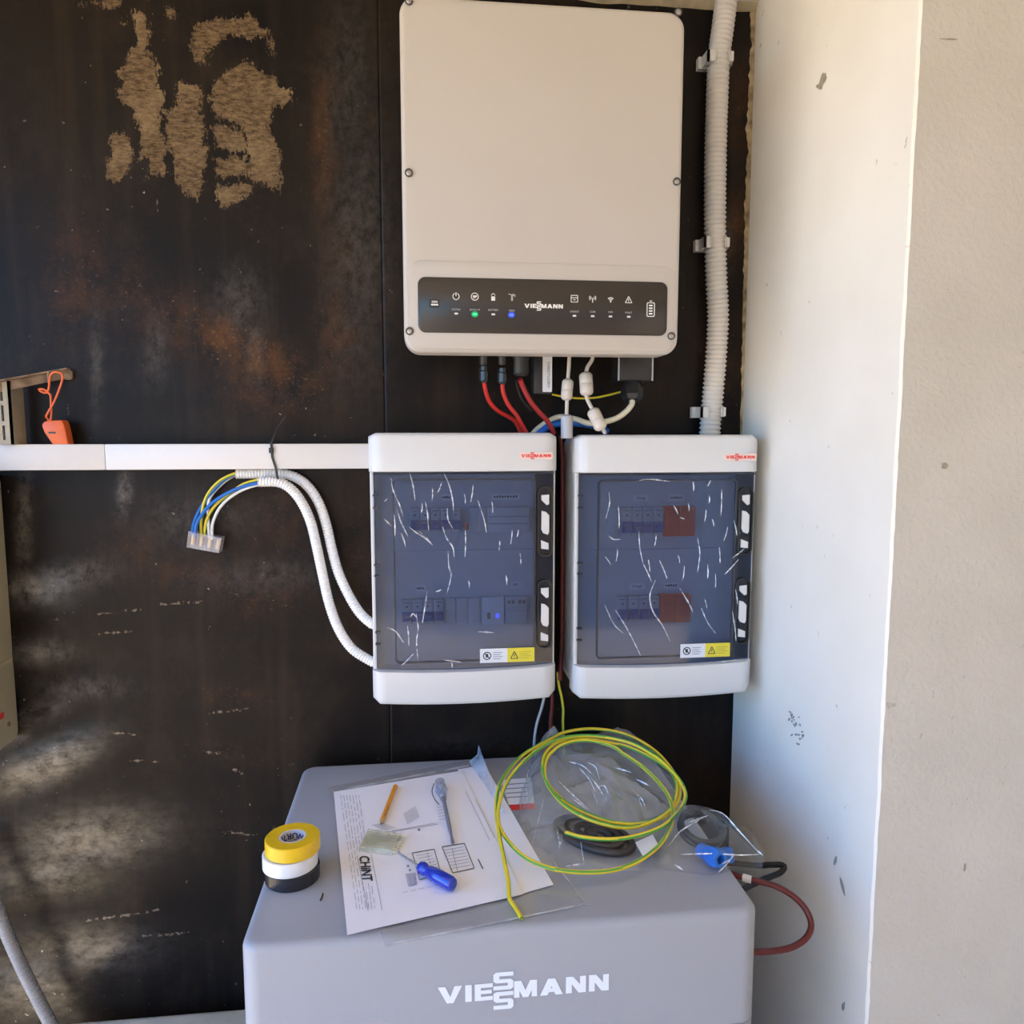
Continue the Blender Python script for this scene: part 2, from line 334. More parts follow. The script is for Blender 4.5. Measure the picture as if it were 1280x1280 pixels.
# (x0,y0,x1,y1) long pale scratches
SCR = [(105,1152,198,1137),(170,1171,235,1166),(118,768,175,762),(165,950,200,952),(255,940,275,942),(280,1040,320,1044),(115,793,165,789),(262,892,310,886),(140,915,168,918),(200,755,252,752),(84,505,84,520),(195,245,197,265),(290,960,305,968)]
def wall_sheet(name, x0, x1, fine0, parent, ripple):
    xs = np.concatenate([np.linspace(x0, fine0, 24, endpoint=False) if fine0 > x0 else np.array([]), np.arange(fine0, x1, 0.0042), [x1]])
    zs = np.concatenate([np.linspace(0, 0.44, 10, endpoint=False), np.arange(0.44, CEIL, 0.0042), [CEIL]])
    nx, nz = len(xs), len(zs); gx, gz = np.meshgrid(xs, zs); P = np.stack([gx.ravel(), np.zeros(nx*nz), gz.ravel()], 1)
    px, py = projv(P)
    yo = 0.0006*np.sin(gx*9+1)*np.sin(gz*5)
    if ripple:                                        # dented sheet towards the lower left
        d = np.clip((-0.42-gx)/0.28, 0, 1)*np.clip((1.40-gz)/0.30, 0, 1); d = d*d*(3-2*d)
        dent = np.array([noise.noise(Vector((a*3.2, 0.3, (b-0.30*a)*7.5)))+0.45*noise.noise(Vector((a*7+4, 2.3, (b-0.30*a)*17))) if q > 0 else 0.0 for a, b, q in zip(gx.ravel(), gz.ravel(), d.ravel())]).reshape(gx.shape)
        yo = np.minimum(yo+d*(0.011*dent-0.004), 0.0035)
    P[:, 1] = yo.ravel()
    q = np.arange(nx*nz).reshape(nz, nx)
    faces = np.stack([q[:-1, :-1], q[:-1, 1:], q[1:, 1:], q[1:, :-1]], -1).reshape(-1, 4)
    me = bpy.data.meshes.new(name); me.from_pydata(P.tolist(), [], faces.tolist())
    res = np.full(px.shape, -40.0); near = (px > 60) & (px < 420) & (py > -40) & (py < 300)
    if near.any():
        r = np.full(near.sum(), -40.0)
        for p in RES: r = np.maximum(r, poly_sd(px[near], py[near], p))
        res[near] = r
    def soft(L):
        o = np.zeros(px.shape)
        for cx, cy, rx, ry, an, s in L:
            a = math.radians(an); dx = px-cx; dy = py-cy; u = (dx*math.cos(a)+dy*math.sin(a))/rx; v = (-dx*math.sin(a)+dy*math.cos(a))/ry
            o = np.maximum(o, s*np.exp(-(u*u+v*v)))
        return o
    scr = np.full(px.shape, 99.0)
    for a0, b0, a1, b1 in SCR:
        e = np.array([a1-a0, b1-b0], float); w0 = px-a0; w1 = py-b0; t = np.clip((w0*e[0]+w1*e[1])/(e@e), 0, 1); scr = np.minimum(scr, np.hypot(w0-t*e[0], w1-t*e[1]))
    for nm, arr in (('residue', np.clip(res, -40, 40)), ('rust', soft(RUST)), ('grey', soft(GREY)), ('scratch', np.clip(scr, 0, 30)), ('glare_gloss', soft(GLARE))):
        at = me.attributes.new(nm, 'FLOAT', 'POINT'); at.data.foreach_set('value', arr.astype(np.float32))
    me.polygons.foreach_set('use_smooth', [True]*len(me.polygons)); me.materials.append(M_wall)
    bm = bmesh.new(); bm.from_mesh(me)
    for f in bm.faces:
        if f.normal.y > 0: f.normal_flip()
    # give the sheet its thickness at the rim
    ed = [e for e in bm.edges if e.is_boundary]; g = bmesh.ops.extrude_edge_only(bm, edges=ed)['geom']
    for v in g:
        if isinstance(v, bmesh.types.BMVert): v.co.y += 0.004
    bm.to_mesh(me); bm.free()
    o = bpy.data.objects.new(name, me); COL.objects.link(o); o.parent = parent
    return o
def wall_material():
    m = bpy.data.materials.new('black_wall_paint'); m.use_nodes = True
    n = m.node_tree.nodes; l = m.node_tree.links; b = n['Principled BSDF']
    tc = n.new('ShaderNodeTexCoord')
    def nz(scale, det=5, sc=(1, 1, 1), rough=0.6):
        mp = n.new('ShaderNodeMapping'); mp.inputs['Scale'].default_value = sc; l.new(tc.outputs['Object'], mp.inputs[0])
        t = n.new('ShaderNodeTexNoise'); t.inputs['Scale'].default_value = scale; t.inputs['Detail'].default_value = det; t.inputs['Roughness'].default_value = rough
        l.new(mp.outputs[0], t.inputs[0]); return t.outputs[0]
    def attr(nm):
        a = n.new('ShaderNodeAttribute'); a.attribute_name = nm; return a.outputs['Fac']
    def mth(op, a, c, d=None):
        t = n.new('ShaderNodeMath'); t.operation = op
        for i, v in enumerate((a, c, d)):
            if v is None: continue
            if isinstance(v, (int, float)): t.inputs[i].default_value = v
            else: l.new(v, t.inputs[i])
        return t.outputs[0]
    def rng(v, a, c, d=0, e=1):
        t = n.new('ShaderNodeMapRange'); t.inputs[1].default_value = a; t.inputs[2].default_value = c; t.inputs[3].default_value = d; t.inputs[4].default_value = e
        l.new(v, t.inputs[0]); return t.outputs[0]
    def mix(f, a, c):
        t = n.new('ShaderNodeMix'); t.data_type = 'RGBA'
        l.new(f, t.inputs[0])
        for i, v in ((6, a), (7, c)):
            if isinstance(v, tuple): t.inputs[i].default_value = (*v, 1)
            else: l.new(v, t.inputs[i])
        return t.outputs[2]
    big = nz(3.2, 6); streak = nz(14, 4, (1.6, 1, 0.12)); fine = nz(160, 3); med = nz(26, 6, (1, 1, 0.8), 0.7)
    c = mix(rng(big, .35, .65), (0.0065, 0.0055, 0.0055), (0.016, 0.0115, 0.0085))
    c = mix(rng(streak, .52, .8, 0, .55), c, (0.040, 0.026, 0.016))
    c = mix(rng(nz(8, 8, (1, 1, .8), .75), .5, .78, 0, .6), c, (0.042, 0.027, 0.017))
    # rust bloom
    rf = mth('MULTIPLY', attr('rust'), rng(med, .38, .66)); c = mix(rf, c, (0.115, 0.048, 0.016))
    spk = mth('MULTIPLY', attr('rust'), rng(fine, .58, .70)); c = mix(mth('MULTIPLY', spk, .5), c, (0.28, 0.15, 0.06))
    # grey dust rubbed on
    gf = mth('MULTIPLY', attr('grey'), rng(nz(60, 6, (1, 1, .7), .75), .36, .7)); c = mix(gf, c, (0.27, 0.24, 0.21))
    # small pale specks and chips
    ch = rng(nz(85, 3), .685, .72); c = mix(mth('MULTIPLY', ch, rng(nz(5, 3), .46, .60)), c, (0.30, 0.24, 0.18))
    # scratches
    sf = rng(mth('ADD', attr('scratch'), rng(nz(120, 3), .3, .7, -1.6, 2.6)), .6, 1.8, .75, 0); c = mix(sf, c, (0.24, 0.18, 0.12))
    # torn board stuck to the paint
    rd = mth('ADD', attr('residue'), mth('ADD', rng(nz(42, 7, (1, 1, .7), .8), .25, .75, -13.5, 10.5), rng(nz(190, 3, (1.6, 1, .6), .6), .3, .7, -4.5, 3.5)))
    rm = rng(rd, -0.6, 0.8)
    rc = mix(rng(nz(120, 4, (.5, 1, 1.4), .8), .36, .64), (0.045, 0.027, 0.014), (0.20, 0.135, 0.072))
    rc = mix(rng(nz(13, 4), .5, .72, 0, .7), rc, (0.27, 0.19, 0.10))
    rc = mix(rng(nz(300, 2, (.35, 1, 1.6)), .55, .68, 0, .75), rc, (0.05, 0.03, 0.017))
    c = mix(rm, c, rc); l.new(c, b.inputs['Base Color'])
    ro = mth('ADD', rng(nz(20, 5), .2, .8, .29, .40), mth('MULTIPLY', rm, .5)); ro = mth('ADD', ro, mth('MULTIPLY', gf, .3)); ro = mth('ADD', ro, mth('MULTIPLY', rf, .3)); ro = mth('SUBTRACT', ro, mth('MULTIPLY', attr('glare_gloss'), .10)); l.new(ro, b.inputs['Roughness'])
    glare = mth('MULTIPLY', attr('glare_gloss'), rng(nz(30, 6, (1, 1, 1.6), .75), .3, .62)); l.new(mth('ADD', mth('MULTIPLY', glare, .89), .11), b.inputs['Specular IOR Level']); l.new(glare, b.inputs['Coat Weight']); b.inputs['Coat Roughness'].default_value = .3; b.inputs['Coat IOR'].default_value = 1.7
    hb = mth('ADD', mth('MULTIPLY', nz(240, 3), .35), mth('ADD', mth('MULTIPLY', rm, 1.1), mth('MULTIPLY', nz(90, 4), .5)))
    bp = n.new('ShaderNodeBump'); bp.inputs['Strength'].default_value = .35; bp.inputs['Distance'].default_value = .0016
    l.new(hb, bp.inputs['Height']); l.new(bp.outputs[0], b.inputs['Normal'])
    return m
M_wall = wall_material()
mb = MB(); mb.box((-2.6, 0.006, 0), (3.0, 0.3, CEIL)); wb = structure(mb.build('wall_back', mat('wall_backing', (0.012, 0.010, 0.010), 0.8), smooth=False))
wall_sheet('panel', -2.6, -0.0667, -0.80, wb, True)
wall_sheet('panel', -0.0659, PX0+0.002, -0.0659, wb, False)

# ---- white-painted pier: lit side face and roughcast front
def plaster(name, c1, c2, bs, bstr, scuff=False):
    m = mat(name, c1, 0.85, col2=c2, scale=7, bump=bstr, bscale=bs)
    n = m.node_tree.nodes; l = m.node_tree.links; b = n['Principled BSDF']
    tc = n.new('ShaderNodeTexCoord'); v = n.new('ShaderNodeTexNoise'); v.inputs['Scale'].default_value = 55; v.inputs['Detail'].default_value = 2; l.new(tc.outputs['Object'], v.inputs[0])
    r = n.new('ShaderNodeMapRange'); r.inputs[1].default_value = .74; r.inputs[2].default_value = .78; r.inputs[4].default_value = .45; l.new(v.outputs[0], r.inputs[0])
    mx = n.new('ShaderNodeMix'); mx.data_type = 'RGBA'; l.new(r.outputs[0], mx.inputs[0]); l.new(b.inputs['Base Color'].links[0].from_socket, mx.inputs[6]); mx.inputs[7].default_value = (0.30, 0.25, 0.19, 1)
    l.new(mx.outputs[2], b.inputs['Base Color'])
    return m
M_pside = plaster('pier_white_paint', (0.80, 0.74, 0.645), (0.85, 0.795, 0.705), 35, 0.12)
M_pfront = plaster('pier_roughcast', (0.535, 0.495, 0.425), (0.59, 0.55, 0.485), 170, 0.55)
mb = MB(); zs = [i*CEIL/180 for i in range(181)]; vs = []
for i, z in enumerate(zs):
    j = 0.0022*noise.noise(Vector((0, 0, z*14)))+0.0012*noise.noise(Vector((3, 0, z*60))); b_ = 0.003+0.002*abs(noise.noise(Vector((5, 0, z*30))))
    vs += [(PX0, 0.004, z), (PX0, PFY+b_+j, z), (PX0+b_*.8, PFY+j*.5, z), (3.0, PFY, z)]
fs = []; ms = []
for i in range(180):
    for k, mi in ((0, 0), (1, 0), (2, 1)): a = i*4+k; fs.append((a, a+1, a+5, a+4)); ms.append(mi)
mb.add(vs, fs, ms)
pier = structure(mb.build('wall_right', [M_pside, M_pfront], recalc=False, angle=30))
# holes, chips and scuffs on the pier: shallow pits and smears with their own edges
M_pit = mat('plaster_pit', (0.33, 0.28, 0.21), 0.95, var=.3, scale=200)
M_smear = mat('dark_smear', (0.30, 0.29, 0.28), 0.9, var=.3, scale=150)
def blot(name, cx, cy, rx, ry, ang, on, m, seed, parent, n=14, rag=.35):
    rng_ = random.Random(seed); mb = MB(); pts = []
    for k in range(n):
        a = 2*math.pi*k/n; q = 1-rag*rng_.random(); u = rx*q*math.cos(a); v = ry*q*math.sin(a); c = math.cos(ang); s = math.sin(ang)
        px, py = cx+u*c-v*s, cy+u*s+v*c
        p = wx(px, py, PX0-.0006-.0002*(seed % 3)) if on == 'side' else wy(px, py, PFY-.0006); pts.append(p)
    mb.add(pts, [tuple(range(n))]); return mb.build(name, m, parent, smooth=False, recalc=False)
blot('chip', 1028, 100, 4, 12, .35, 'side', M_pit, 1, pier); blot('chip', 1024, 108, 5, 4, 0, 'side', M_pit, 2, pier)
blot('chip', 1181, 582, 5, 5, 0, 'front', M_pit, 3, pier); blot('chip', 1206, 1084, 2, 6, .1, 'front', M_pit, 4, pier); blot('chip', 1186, 49, 14, 1.5, .05, 'front', M_pit, 5, pier)
for k in range(26):
    a = random.random(); blot('scuff', 988+14*a+random.gauss(0, 3), 888+42*a+random.gauss(0, 4), 1.3+random.random(), 1+1.6*random.random(), random.random()*3, 'side', M_smear, 10+k, pier, n=7)
blot('scuff', 1044, 1076, 2.5, 7, .2, 'side', M_smear, 60, pier); blot('scuff', 1053, 1108, 2, 14, -.25, 'side', M_smear, 61, pier); blot('scuff', 1054, 1258, 2.5, 7, .1, 'side', M_smear, 62, pier)
# ragged yellowed sealant along the corner
M_seal = mat('yellowed_sealant', (0.10, 0.055, 0.02), 0.75, scale=45, bump=.6, bscale=120, col2=(0.52, 0.40, 0.22))
mb = MB(); vs = []; fs = []; n_ = 240
for i in range(n_+1):
    z = 1.10+(CEIL-1.10)*i/n_; up_ = min(1, max(0.25, (z-1.35)/.5))
    w = (0.006+0.005*noise.noise(Vector((1, 2, z*22)))+0.004*noise.noise(Vector((4, 2, z*80))))*up_+0.0016
    vs += [(PX0-w, 0.0003, z), (PX0-w*.7, -0.002-0.001*noise.noise(Vector((9, 1, z*40))), z), (PX0-.0005, -0.003*up_-.001, z)]
for i in range(n_):
    for k in (0, 1): a = i*3+k; fs.append((a, a+1, a+4, a+3))
mb.add(vs, fs); structure(mb.build('trim_1', M_seal, recalc=False))
# ragged ledge of old paint under the ceiling
mb = MB(); vs = []; fs = []
for i in range(161):
    x = -1.2+(PX0+1.2)*i/160; w = 0.010+0.005*noise.noise(Vector((x*18, 0, 3)))
    vs += [(x, 0.0005, CEIL-w), (x, -.004, CEIL-w*.8), (x, -.012, CEIL-.0002)]
for i in range(160):
    for k in (0, 1): a = i*3+k; fs.append((a, a+1, a+4, a+3))
mb.add(vs, fs); structure(mb.build('trim_2', mat('old_cornice_paint', (0.42, 0.34, 0.21), 0.8, var=.2, scale=40), recalc=False))

# ================================================================== SHARED MATERIALS
M_inv = mat('inverter_shell', (0.50, 0.455, 0.405), 0.42, var=.015, scale=6, bump=.05, bscale=900)
M_dark = mat('dark_plastic', (0.022, 0.020, 0.020), 0.45, bump=.08, bscale=500)
M_black = mat('black_rubber', (0.014, 0.013, 0.013), 0.4)
M_glossblack = mat('display_black', (0.030, 0.024, 0.020), 0.2, var=.05)
M_screw = mat('steel_screw', (0.42, 0.40, 0.37), 0.35, metal=.85)
M_recess = mat('screw_recess', (0.06, 0.055, 0.05), 0.6)
M_print = mat('white_print', (0.78, 0.76, 0.72), 0.6, var=.02)
M_printdim = mat('grey_print', (0.42, 0.40, 0.37), 0.6, var=.02)
M_pvc = mat('white_pvc', (0.71, 0.68, 0.65), 0.38, var=.015, scale=10)
M_pvcgrey = mat('light_grey_pvc', (0.66, 0.62, 0.565), 0.45, var=.03, scale=14)
M_tubew = mat('white_corrugated_pvc', (0.83, 0.81, 0.78), 0.4, var=.03)
M_encl = mat('enclosure_white', (0.67, 0.66, 0.64), 0.35, var=.012, scale=9)
M_enclin = mat('enclosure_front_plate', (0.66, 0.66, 0.66), 0.5, var=.02)
M_frame = mat('smoked_frame', (0.020, 0.024, 0.034), 0.25)
M_smoke = film('smoked_door', (0.54, 0.605, 0.72), white=.02, wcol=(.10, .16, .30), rough=.08, wscale=5, wvar=.3, gloss=.55)
M_wrap = film('protective_film', (0.93, 0.945, 0.96), white=.012, rough=.10, wscale=40, bump=.6, gloss=.3)
M_crease_glint = film('film_crease_glint', (0.9, 0.92, 0.95), white=.68, wcol=(.95, .95, .95), rough=.2, wscale=160, wvar=.8)  # creased film; the white of the ridges also stands in for glints
M_mcb = mat('breaker_grey', (0.60, 0.61, 0.62), 0.45)
M_tog = mat('breaker_blue', (0.05, 0.13, 0.42), 0.4)
M_spd = mat('arrester_red', (0.95, 0.035, 0.025), 0.4)
M_red = mat('red_logo', (0.75, 0.04, 0.03), 0.5)
M_redc = mat('red_cable', (0.55, 0.025, 0.018), 0.38, var=.1)
M_dkred = mat('dark_red_cable', (0.12, 0.012, 0.011), 0.4, var=.1)
M_beige = mat('beige_cable', (0.60, 0.54, 0.46), 0.4)
M_greyc = mat('grey_cable', (0.45, 0.45, 0.47), 0.4)
M_yel = mat('yellow_insulation', (0.80, 0.60, 0.03), 0.35, var=.05)
M_grn = mat('green_insulation', (0.10, 0.36, 0.05), 0.35, var=.1)
M_blue = mat('blue_insulation', (0.01, 0.13, 0.48), 0.35, var=.08)
M_whi = mat('white_insulation', (0.78, 0.76, 0.70), 0.35)
M_lab = mat('white_label', (0.82, 0.82, 0.84), 0.5, var=.01)
M_laby = mat('yellow_label', (0.85, 0.70, 0.03), 0.5, var=.02)
M_ink = mat('black_ink', (0.03, 0.03, 0.035), 0.6)
M_inkg = mat('grey_ink', (0.30, 0.30, 0.36), 0.7)
M_brass = mat('brass', (0.62, 0.42, 0.16), 0.35, metal=.8)
M_clear = film('clear_plastic', (0.86, 0.88, 0.90), white=.10, rough=.06)

# ================================================================== INVERTER
iy = -0.200
inv = thing('solar_inverter', 'large beige wall-mounted inverter with black indicator panel', 'inverter', (0.178, 0, 1.612))
cx, cz, iw, ih = 0.1775, 1.855, 0.409, 0.487
mb = MB(); slab(mb, rrect(iw-.03, ih-.03, .02, 5), (cx, 0, cz+.004), d=.168, b=.004, d0=.028, **FRONT); inv_body = mb.build('heat_sink_body', mat('inverter_chassis', (0.10, 0.095, 0.09), 0.5, metal=.3), inv)
mb = MB(); mb.box((cx-.12, 0, cz-.16), (cx+.12, -.03, cz+.16)); mb.build('mounting_bracket', M_screw, inv, smooth=False)
mb = MB(); slab(mb, rrect(iw, ih, .024, 8), (cx, 0, cz), d=.199, b=.007, d0=.155, seg=4, **FRONT); mb.build('front_cover', M_inv, inv)
# lower fascia, a hair proud of the cover
f0 = wy(501, 320, iy).z; f1 = cz-ih/2
mb = MB(); slab(mb, rrect(iw-.016, f0-f1-.010, .018, 8), (cx, -.1985, (f0+f1)/2), d=.0018, b=.0014, **FRONT); mb.build('fascia', M_inv, inv)
FY = -.2004
for p in ((511, 216), (512, 414), (846, 227), (839, 420), (848, 15), (511, 1)):
    c = wy(*p, FY); mb = MB(); lathe(mb, [(.0058, 0), (.0058, .0012), (.0042, .0012), (.0042, 0)], c, -Y, 20)
    s = mb.build('screw_well', M_recess, inv)
    mb = MB(); rod(mb, [(.0042, -.001), (.0040, .0006), (.0032, .0012)], c, -Y, 16); mb.box((c.x-.0022, c.y-.0014, c.z-.0005), (c.x+.0022, c.y-.0010, c.z+.0005)); mb.build('screw', M_screw, s)
a = wy(522, 346, FY); b2 = wy(833, 420, FY); pc = ((a.x+b2.x)/2, FY, (a.z+b2.z)/2)
mb = MB(); slab(mb, rrect(b2.x-a.x, a.z-b2.z, .011, 8), pc, d=.0016, b=.0006, **FRONT); disp = mb.build('indicator_panel', M_glossblack, inv)
DY = FY-.0018; D0 = dict(O=(0, DY, 0), d=0.0, **FRONT)
def dp(px, py): p = wy(px, py, DY); return p.x, p.z
u = wy(601, 380, DY).x-wy(600, 380, DY).x                     # one pixel on the panel
ic = MB()
# power
x, z = dp(570, 370.5); circ2(ic, x, z, 3.9*u, .9*u, a0=115, a1=425, **D0); seg2(ic, (x, z+.5*u), (x, z+5*u), 1*u, **D0)
# back-up: circled double arrow
x, z = dp(593.5, 370.8); circ2(ic, x, z, 4.4*u, .9*u, **D0); rect2(ic, x-2.4*u, z-.3*u, x+2.6*u, z+1.4*u, **D0); rect2(ic, x-2.4*u, z-1.8*u, x+1.2*u, z-.9*u, **D0)
# battery
x, z = dp(616.5, 371.5); rect2(ic, x-2.4*u, z-4.2*u, x+2.4*u, z+1*u, **D0); circ2(ic, x, z+2*u, 2.2*u, .8*u, a0=0, a1=180, **D0); rect2(ic, x-.8*u, z+3.6*u, x+.8*u, z+5*u, **D0)
# grid mast
x, z = dp(640, 371.5); rect2(ic, x-1.1*u, z-4.4*u, x+1.2*u, z+3.4*u, mi=1, **D0); seg2(ic, (x-4.4*u, z+4*u), (x+.5*u, z+2.6*u), 1.2*u, mi=1, **D0); seg2(ic, (x+4.4*u, z+1*u), (x, z+3.4*u), 1.2*u, mi=1, **D0); seg2(ic, (x+4.4*u, z+2.6*u), (x+1, z+4*u) if False else (x+1*u, z+4*u), .8*u, mi=1, **D0)
# energy: appliance
x, z = dp(718, 373.5)
for q in (((-4.2, 4.2), (4.2, 4.2)), ((4.2, 4.2), (4.2, -4)), ((4.2, -4), (-4.2, -4)), ((-4.2, -4), (-4.2, 4.2)), ((-4, 1.2), (4, 1.2)), ((-1.6, -1.2), (1.6, -1.2))): seg2(ic, (x+q[0][0]*u, z+q[0][1]*u), (x+q[1][0]*u, z+q[1][1]*u), .9*u, **D0)
# com: mast with waves
x, z = dp(740.8, 373.5); seg2(ic, (x, z-4.6*u), (x, z+1*u), 1.1*u, **D0)
for r_ in (2.2, 4.1): circ2(ic, x, z+1*u, r_*u, .8*u, a0=-40, a1=40, n=8, **D0); circ2(ic, x, z+1*u, r_*u, .8*u, a0=140, a1=220, n=8, **D0)
# wifi
x, z = dp(763.3, 375)
for r_ in (1.2, 3, 4.9): circ2(ic, x, z-2*u, r_*u, 1.0*u, a0=45, a1=135, n=8, **D0)
rect2(ic, x-.7*u, z-3*u, x+.7*u, z-1.4*u, **D0)
# fault triangle
x, z = dp(785.8, 374.8)
for q in (((-4.4, -3.6), (4.4, -3.6)), ((4.4, -3.6), (0, 4.2)), ((0, 4.2), (-4.4, -3.6))): seg2(ic, (x+q[0][0]*u, z+q[0][1]*u), (x+q[1][0]*u, z+q[1][1]*u), .9*u, **D0)
seg2(ic, (x, z+1.6*u), (x, z-1.4*u), .9*u, **D0); rect2(ic, x-.45*u, z-2.6*u, x+.45*u, z-1.8*u, **D0)
# battery gauge
x, z = dp(813.4, 387); w_, h_ = 10.6*u, 18*u
ring(ic, rrect(w_, h_, 1.8*u, 4, x, z), rrect(w_-2*u, h_-2*u, 1.2*u, 4, x, z), (0, DY, 0), d=.0001, **FRONT)
for k in range(4): rect2(ic, x-2.4*u, z+(4.2-3.4*k)*u, x+2.4*u, z+(6-3.4*k)*u, **D0)
rect2(ic, x-1.6*u, z+10.2*u, x+1.6*u, z+11.2*u, **D0)
# captions
for s, px, py in (('SYSTEM', 570, 388), ('BACK-UP', 593.6, 388.2), ('BATTERY', 616.8, 388.6), ('GRID', 639.8, 389.3), ('ENERGY', 718.3, 390.6), ('COM', 740.6, 390.8), ('WIFI', 763, 391.2), ('FAULT', 785.8, 391.8)):
    x, z = dp(px, py); letters(ic, s, x, z, 2.2*u, mi=1, center=True, bold=.01, **D0)
ic.build('panel_print', [M_print, M_printdim], disp, smooth=False, recalc=False)['kind'] = 'stuff'
x, z = dp(679.5, 382.6); mb = MB(); wordmark(mb, 49*u, (x, DY, z), d=0.0, **FRONT); mb.build('logo', M_print, disp, smooth=False, recalc=False)
x, z = dp(543.3, 379.2); mb = MB(); slab(mb, rrect(12*u, 10.5*u, .8*u, 3, x, z), (0, DY+.0004, 0), d=.0004, **FRONT)
letters(mb, 'SEMS', x, z+.8*u, 2.4*u, O=(0, DY, 0), d=.0002, mi=1, center=True, bold=.03, **FRONT); rect2(mb, x-4.4*u, z-2.6*u, x+4.4*u, z-.6*u, O=(0, DY, 0), d=.0002, mi=1, **FRONT)
mb.build('badge', [M_black, M_print], disp, smooth=False, recalc=False)
M_lg = emit('led_green', (0.05, 0.8, 0.25), 1.2); M_lb = emit('led_blue', (0.06, 0.12, 1.0), 1.6); M_lo = mat('led_off', (0.75, 0.72, 0.66), 0.4)
M_ledrg = emit('led_halo_green', (0.0, 0.30, 0.08), .35); M_ledrb = emit('led_halo_blue', (0.02, 0.05, 0.5), .5)
for px, py, m, halo in ((570.3, 392, M_lo, None), (593.6, 392.8, M_lg, M_ledrg), (616.6, 393, M_lo, None), (639.3, 393.6, M_lb, M_ledrb), (718, 394.8, M_lo, None), (740.8, 395.2, M_lo, None), (763, 395.6, M_lo, None), (785.9, 396, M_lo, None)):
    x, z = dp(px, py); mb = MB(); slab(mb, rrect(4.6*u, 2.2*u, .8*u, 3, x, z), (0, DY, 0), d=.0006, **FRONT); led = mb.build('led', m, inv, smooth=False)
    if halo: mb = MB(); slab(mb, rrect(8.6*u, 7*u, 3.5*u, 5, x, z), (0, DY, 0), d=.0002, **FRONT); mb.build('led_glow', halo, led, smooth=False)  # glow around a lit LED, built as a faintly emitting plate
# underside: sockets, dongle, terminal box
UZ = cz-ih/2+.02
def under(px, py, y): return wy(px, py, y)
for px, y in ((605, -.10), (628, -.10)):
    c = under(px, 452, y); mb = MB(); rod(mb, [(.007, UZ-c.z+.004), (.007, -.004), (.0055, -.006)], (c.x, y, c.z), Z, 14); mb.build('solar_socket', M_dark, inv)
c = under(651, 448, -.10); mb = MB(); rod(mb, [(.0135, UZ-c.z), (.0135, 0), (.0125, -.003), (.0125, -.024), (.009, -.028)], (c.x, -.10, c.z), Z, 18); mb.build('battery_socket', M_dark, inv)
a = wy(676, 430, -.075); b2 = wy(691, 493, -.075)
dg = bbox_obj('wireless_dongle', (a.x-.012, -.075, b2.z), (b2.x, -.045, UZ), .003, M_dark, inv)
a = wy(678.5, 432, -.0765); b2 = wy(690, 490, -.0765); mb = MB(); slab(mb, rrect(b2.x-a.x, UZ-b2.z, .0015, 3, (a.x+b2.x)/2, (UZ+b2.z)/2), (0, -.0755, 0), d=.0006, **FRONT)
o = dict(O=(0, -.0764, 0), d=0.0, U=-Z, V=X, N=-Y); letters(mb, '53000DTU208W', -wy(684, 452, -.0764).z, wy(685.5, 452, -.0764).x-.0015, .0042, mi=1, **o)
mb.build('serial_label', [M_lab, M_ink], dg, smooth=False)
a = wy(773, 430, -.09); b2 = wy(816, 476, -.09); ab = bbox_obj('terminal_box', (a.x, -.09, b2.z), (b2.x, -.04, UZ), .003, M_dark, inv)
for xx in (a.x+.001, b2.x-.001): mb = MB(); mb.box((xx-.0012, -.0915, b2.z), (xx+.0012, -.09, UZ)); mb.build('seal_edge', M_greyc, ab, smooth=False)
g = wy(790, 477, -.07); gd = (Vector((-.08, -.35, -1))).normalized(); mb = MB()
rod(mb, [(.018, -.006), (.018, .004)], g, gd, 6); rod(mb, [(.014, .003), (.014, .012)], g, gd, 18); rod(mb, [(.0185, .011), (.0185, .027), (.014, .034)], g, gd, 6); mb.build('cable_gland', M_black, inv, angle=25)
gend = g+gd*.034
adopt(inv)

# ---- cables under the inverter
BT = 1.484                                             # just inside the top of the two boxes
def wire(name, pts, r, m, label, cat='cable', group=None, seg=10, step=.004, extra=None):
    mb = MB(); tube(mb, cr(pts, step), r, seg)
    o = mb.build(name, m); tag(o, label, cat, group); return o
G = 'red solar cables plugged into the inverter'
for px, pts, lab in ((605, [(605, 474), (607, 488), (612, 502), (622, 513), (636, 521), (645, 528), (651, 541)], 'bright red cable in the slim plug farthest from the white dongle label'),
                     (628, [(628, 476), (629, 490), (635, 505), (645, 518), (652, 530), (658, 541)], 'bright red cable in the slim plug next to the wide black plug'),
                     (651, [(650, 474), (653, 482), (662, 500), (673, 514), (684, 526), (693, 542)], 'dark red cable from the wide black plug beside the white label')):
    t = thing('red_cable', lab, 'cable', wy(pts[-1][0], pts[-1][1], -.075), G)
    ys = [-.10+(.055 if px == 605 else .03)*i/(len(pts)-1) for i in range(len(pts))]
    P = [wy(p[0], p[1], y) for p, y in zip(pts, ys)]
    mb = MB(); tube(mb, cr(P, .004), .0036 if px < 640 else .0042, 10); mb.build('sheath', M_redc if px < 640 else mat('deep_red_cable', (0.36, 0.018, 0.02), .4), t)
    if px < 640:
        c = P[0]; mb = MB(); rod(mb, [(.0045, -.006), (.0078, -.002), (.0078, .012), (.0065, .014), (.0065, .020)], c, Z, 8); mb.build('plug', mat('black_plug', (0.030, 0.030, 0.032), .25), t, angle=25)
    else:
        mb = MB(); tube(mb, cr([P[0]+Vector((-.006, 0, 0)), P[1]+Vector((-.008, .004, 0)), P[2]+Vector((-.012, .006, .002)), P[3]+Vector((-.010, .01, 0))], .004), .0022, 8); mb.build('black_core', M_black, t)
    adopt(t)
G = 'beige data cables with ferrite beads'
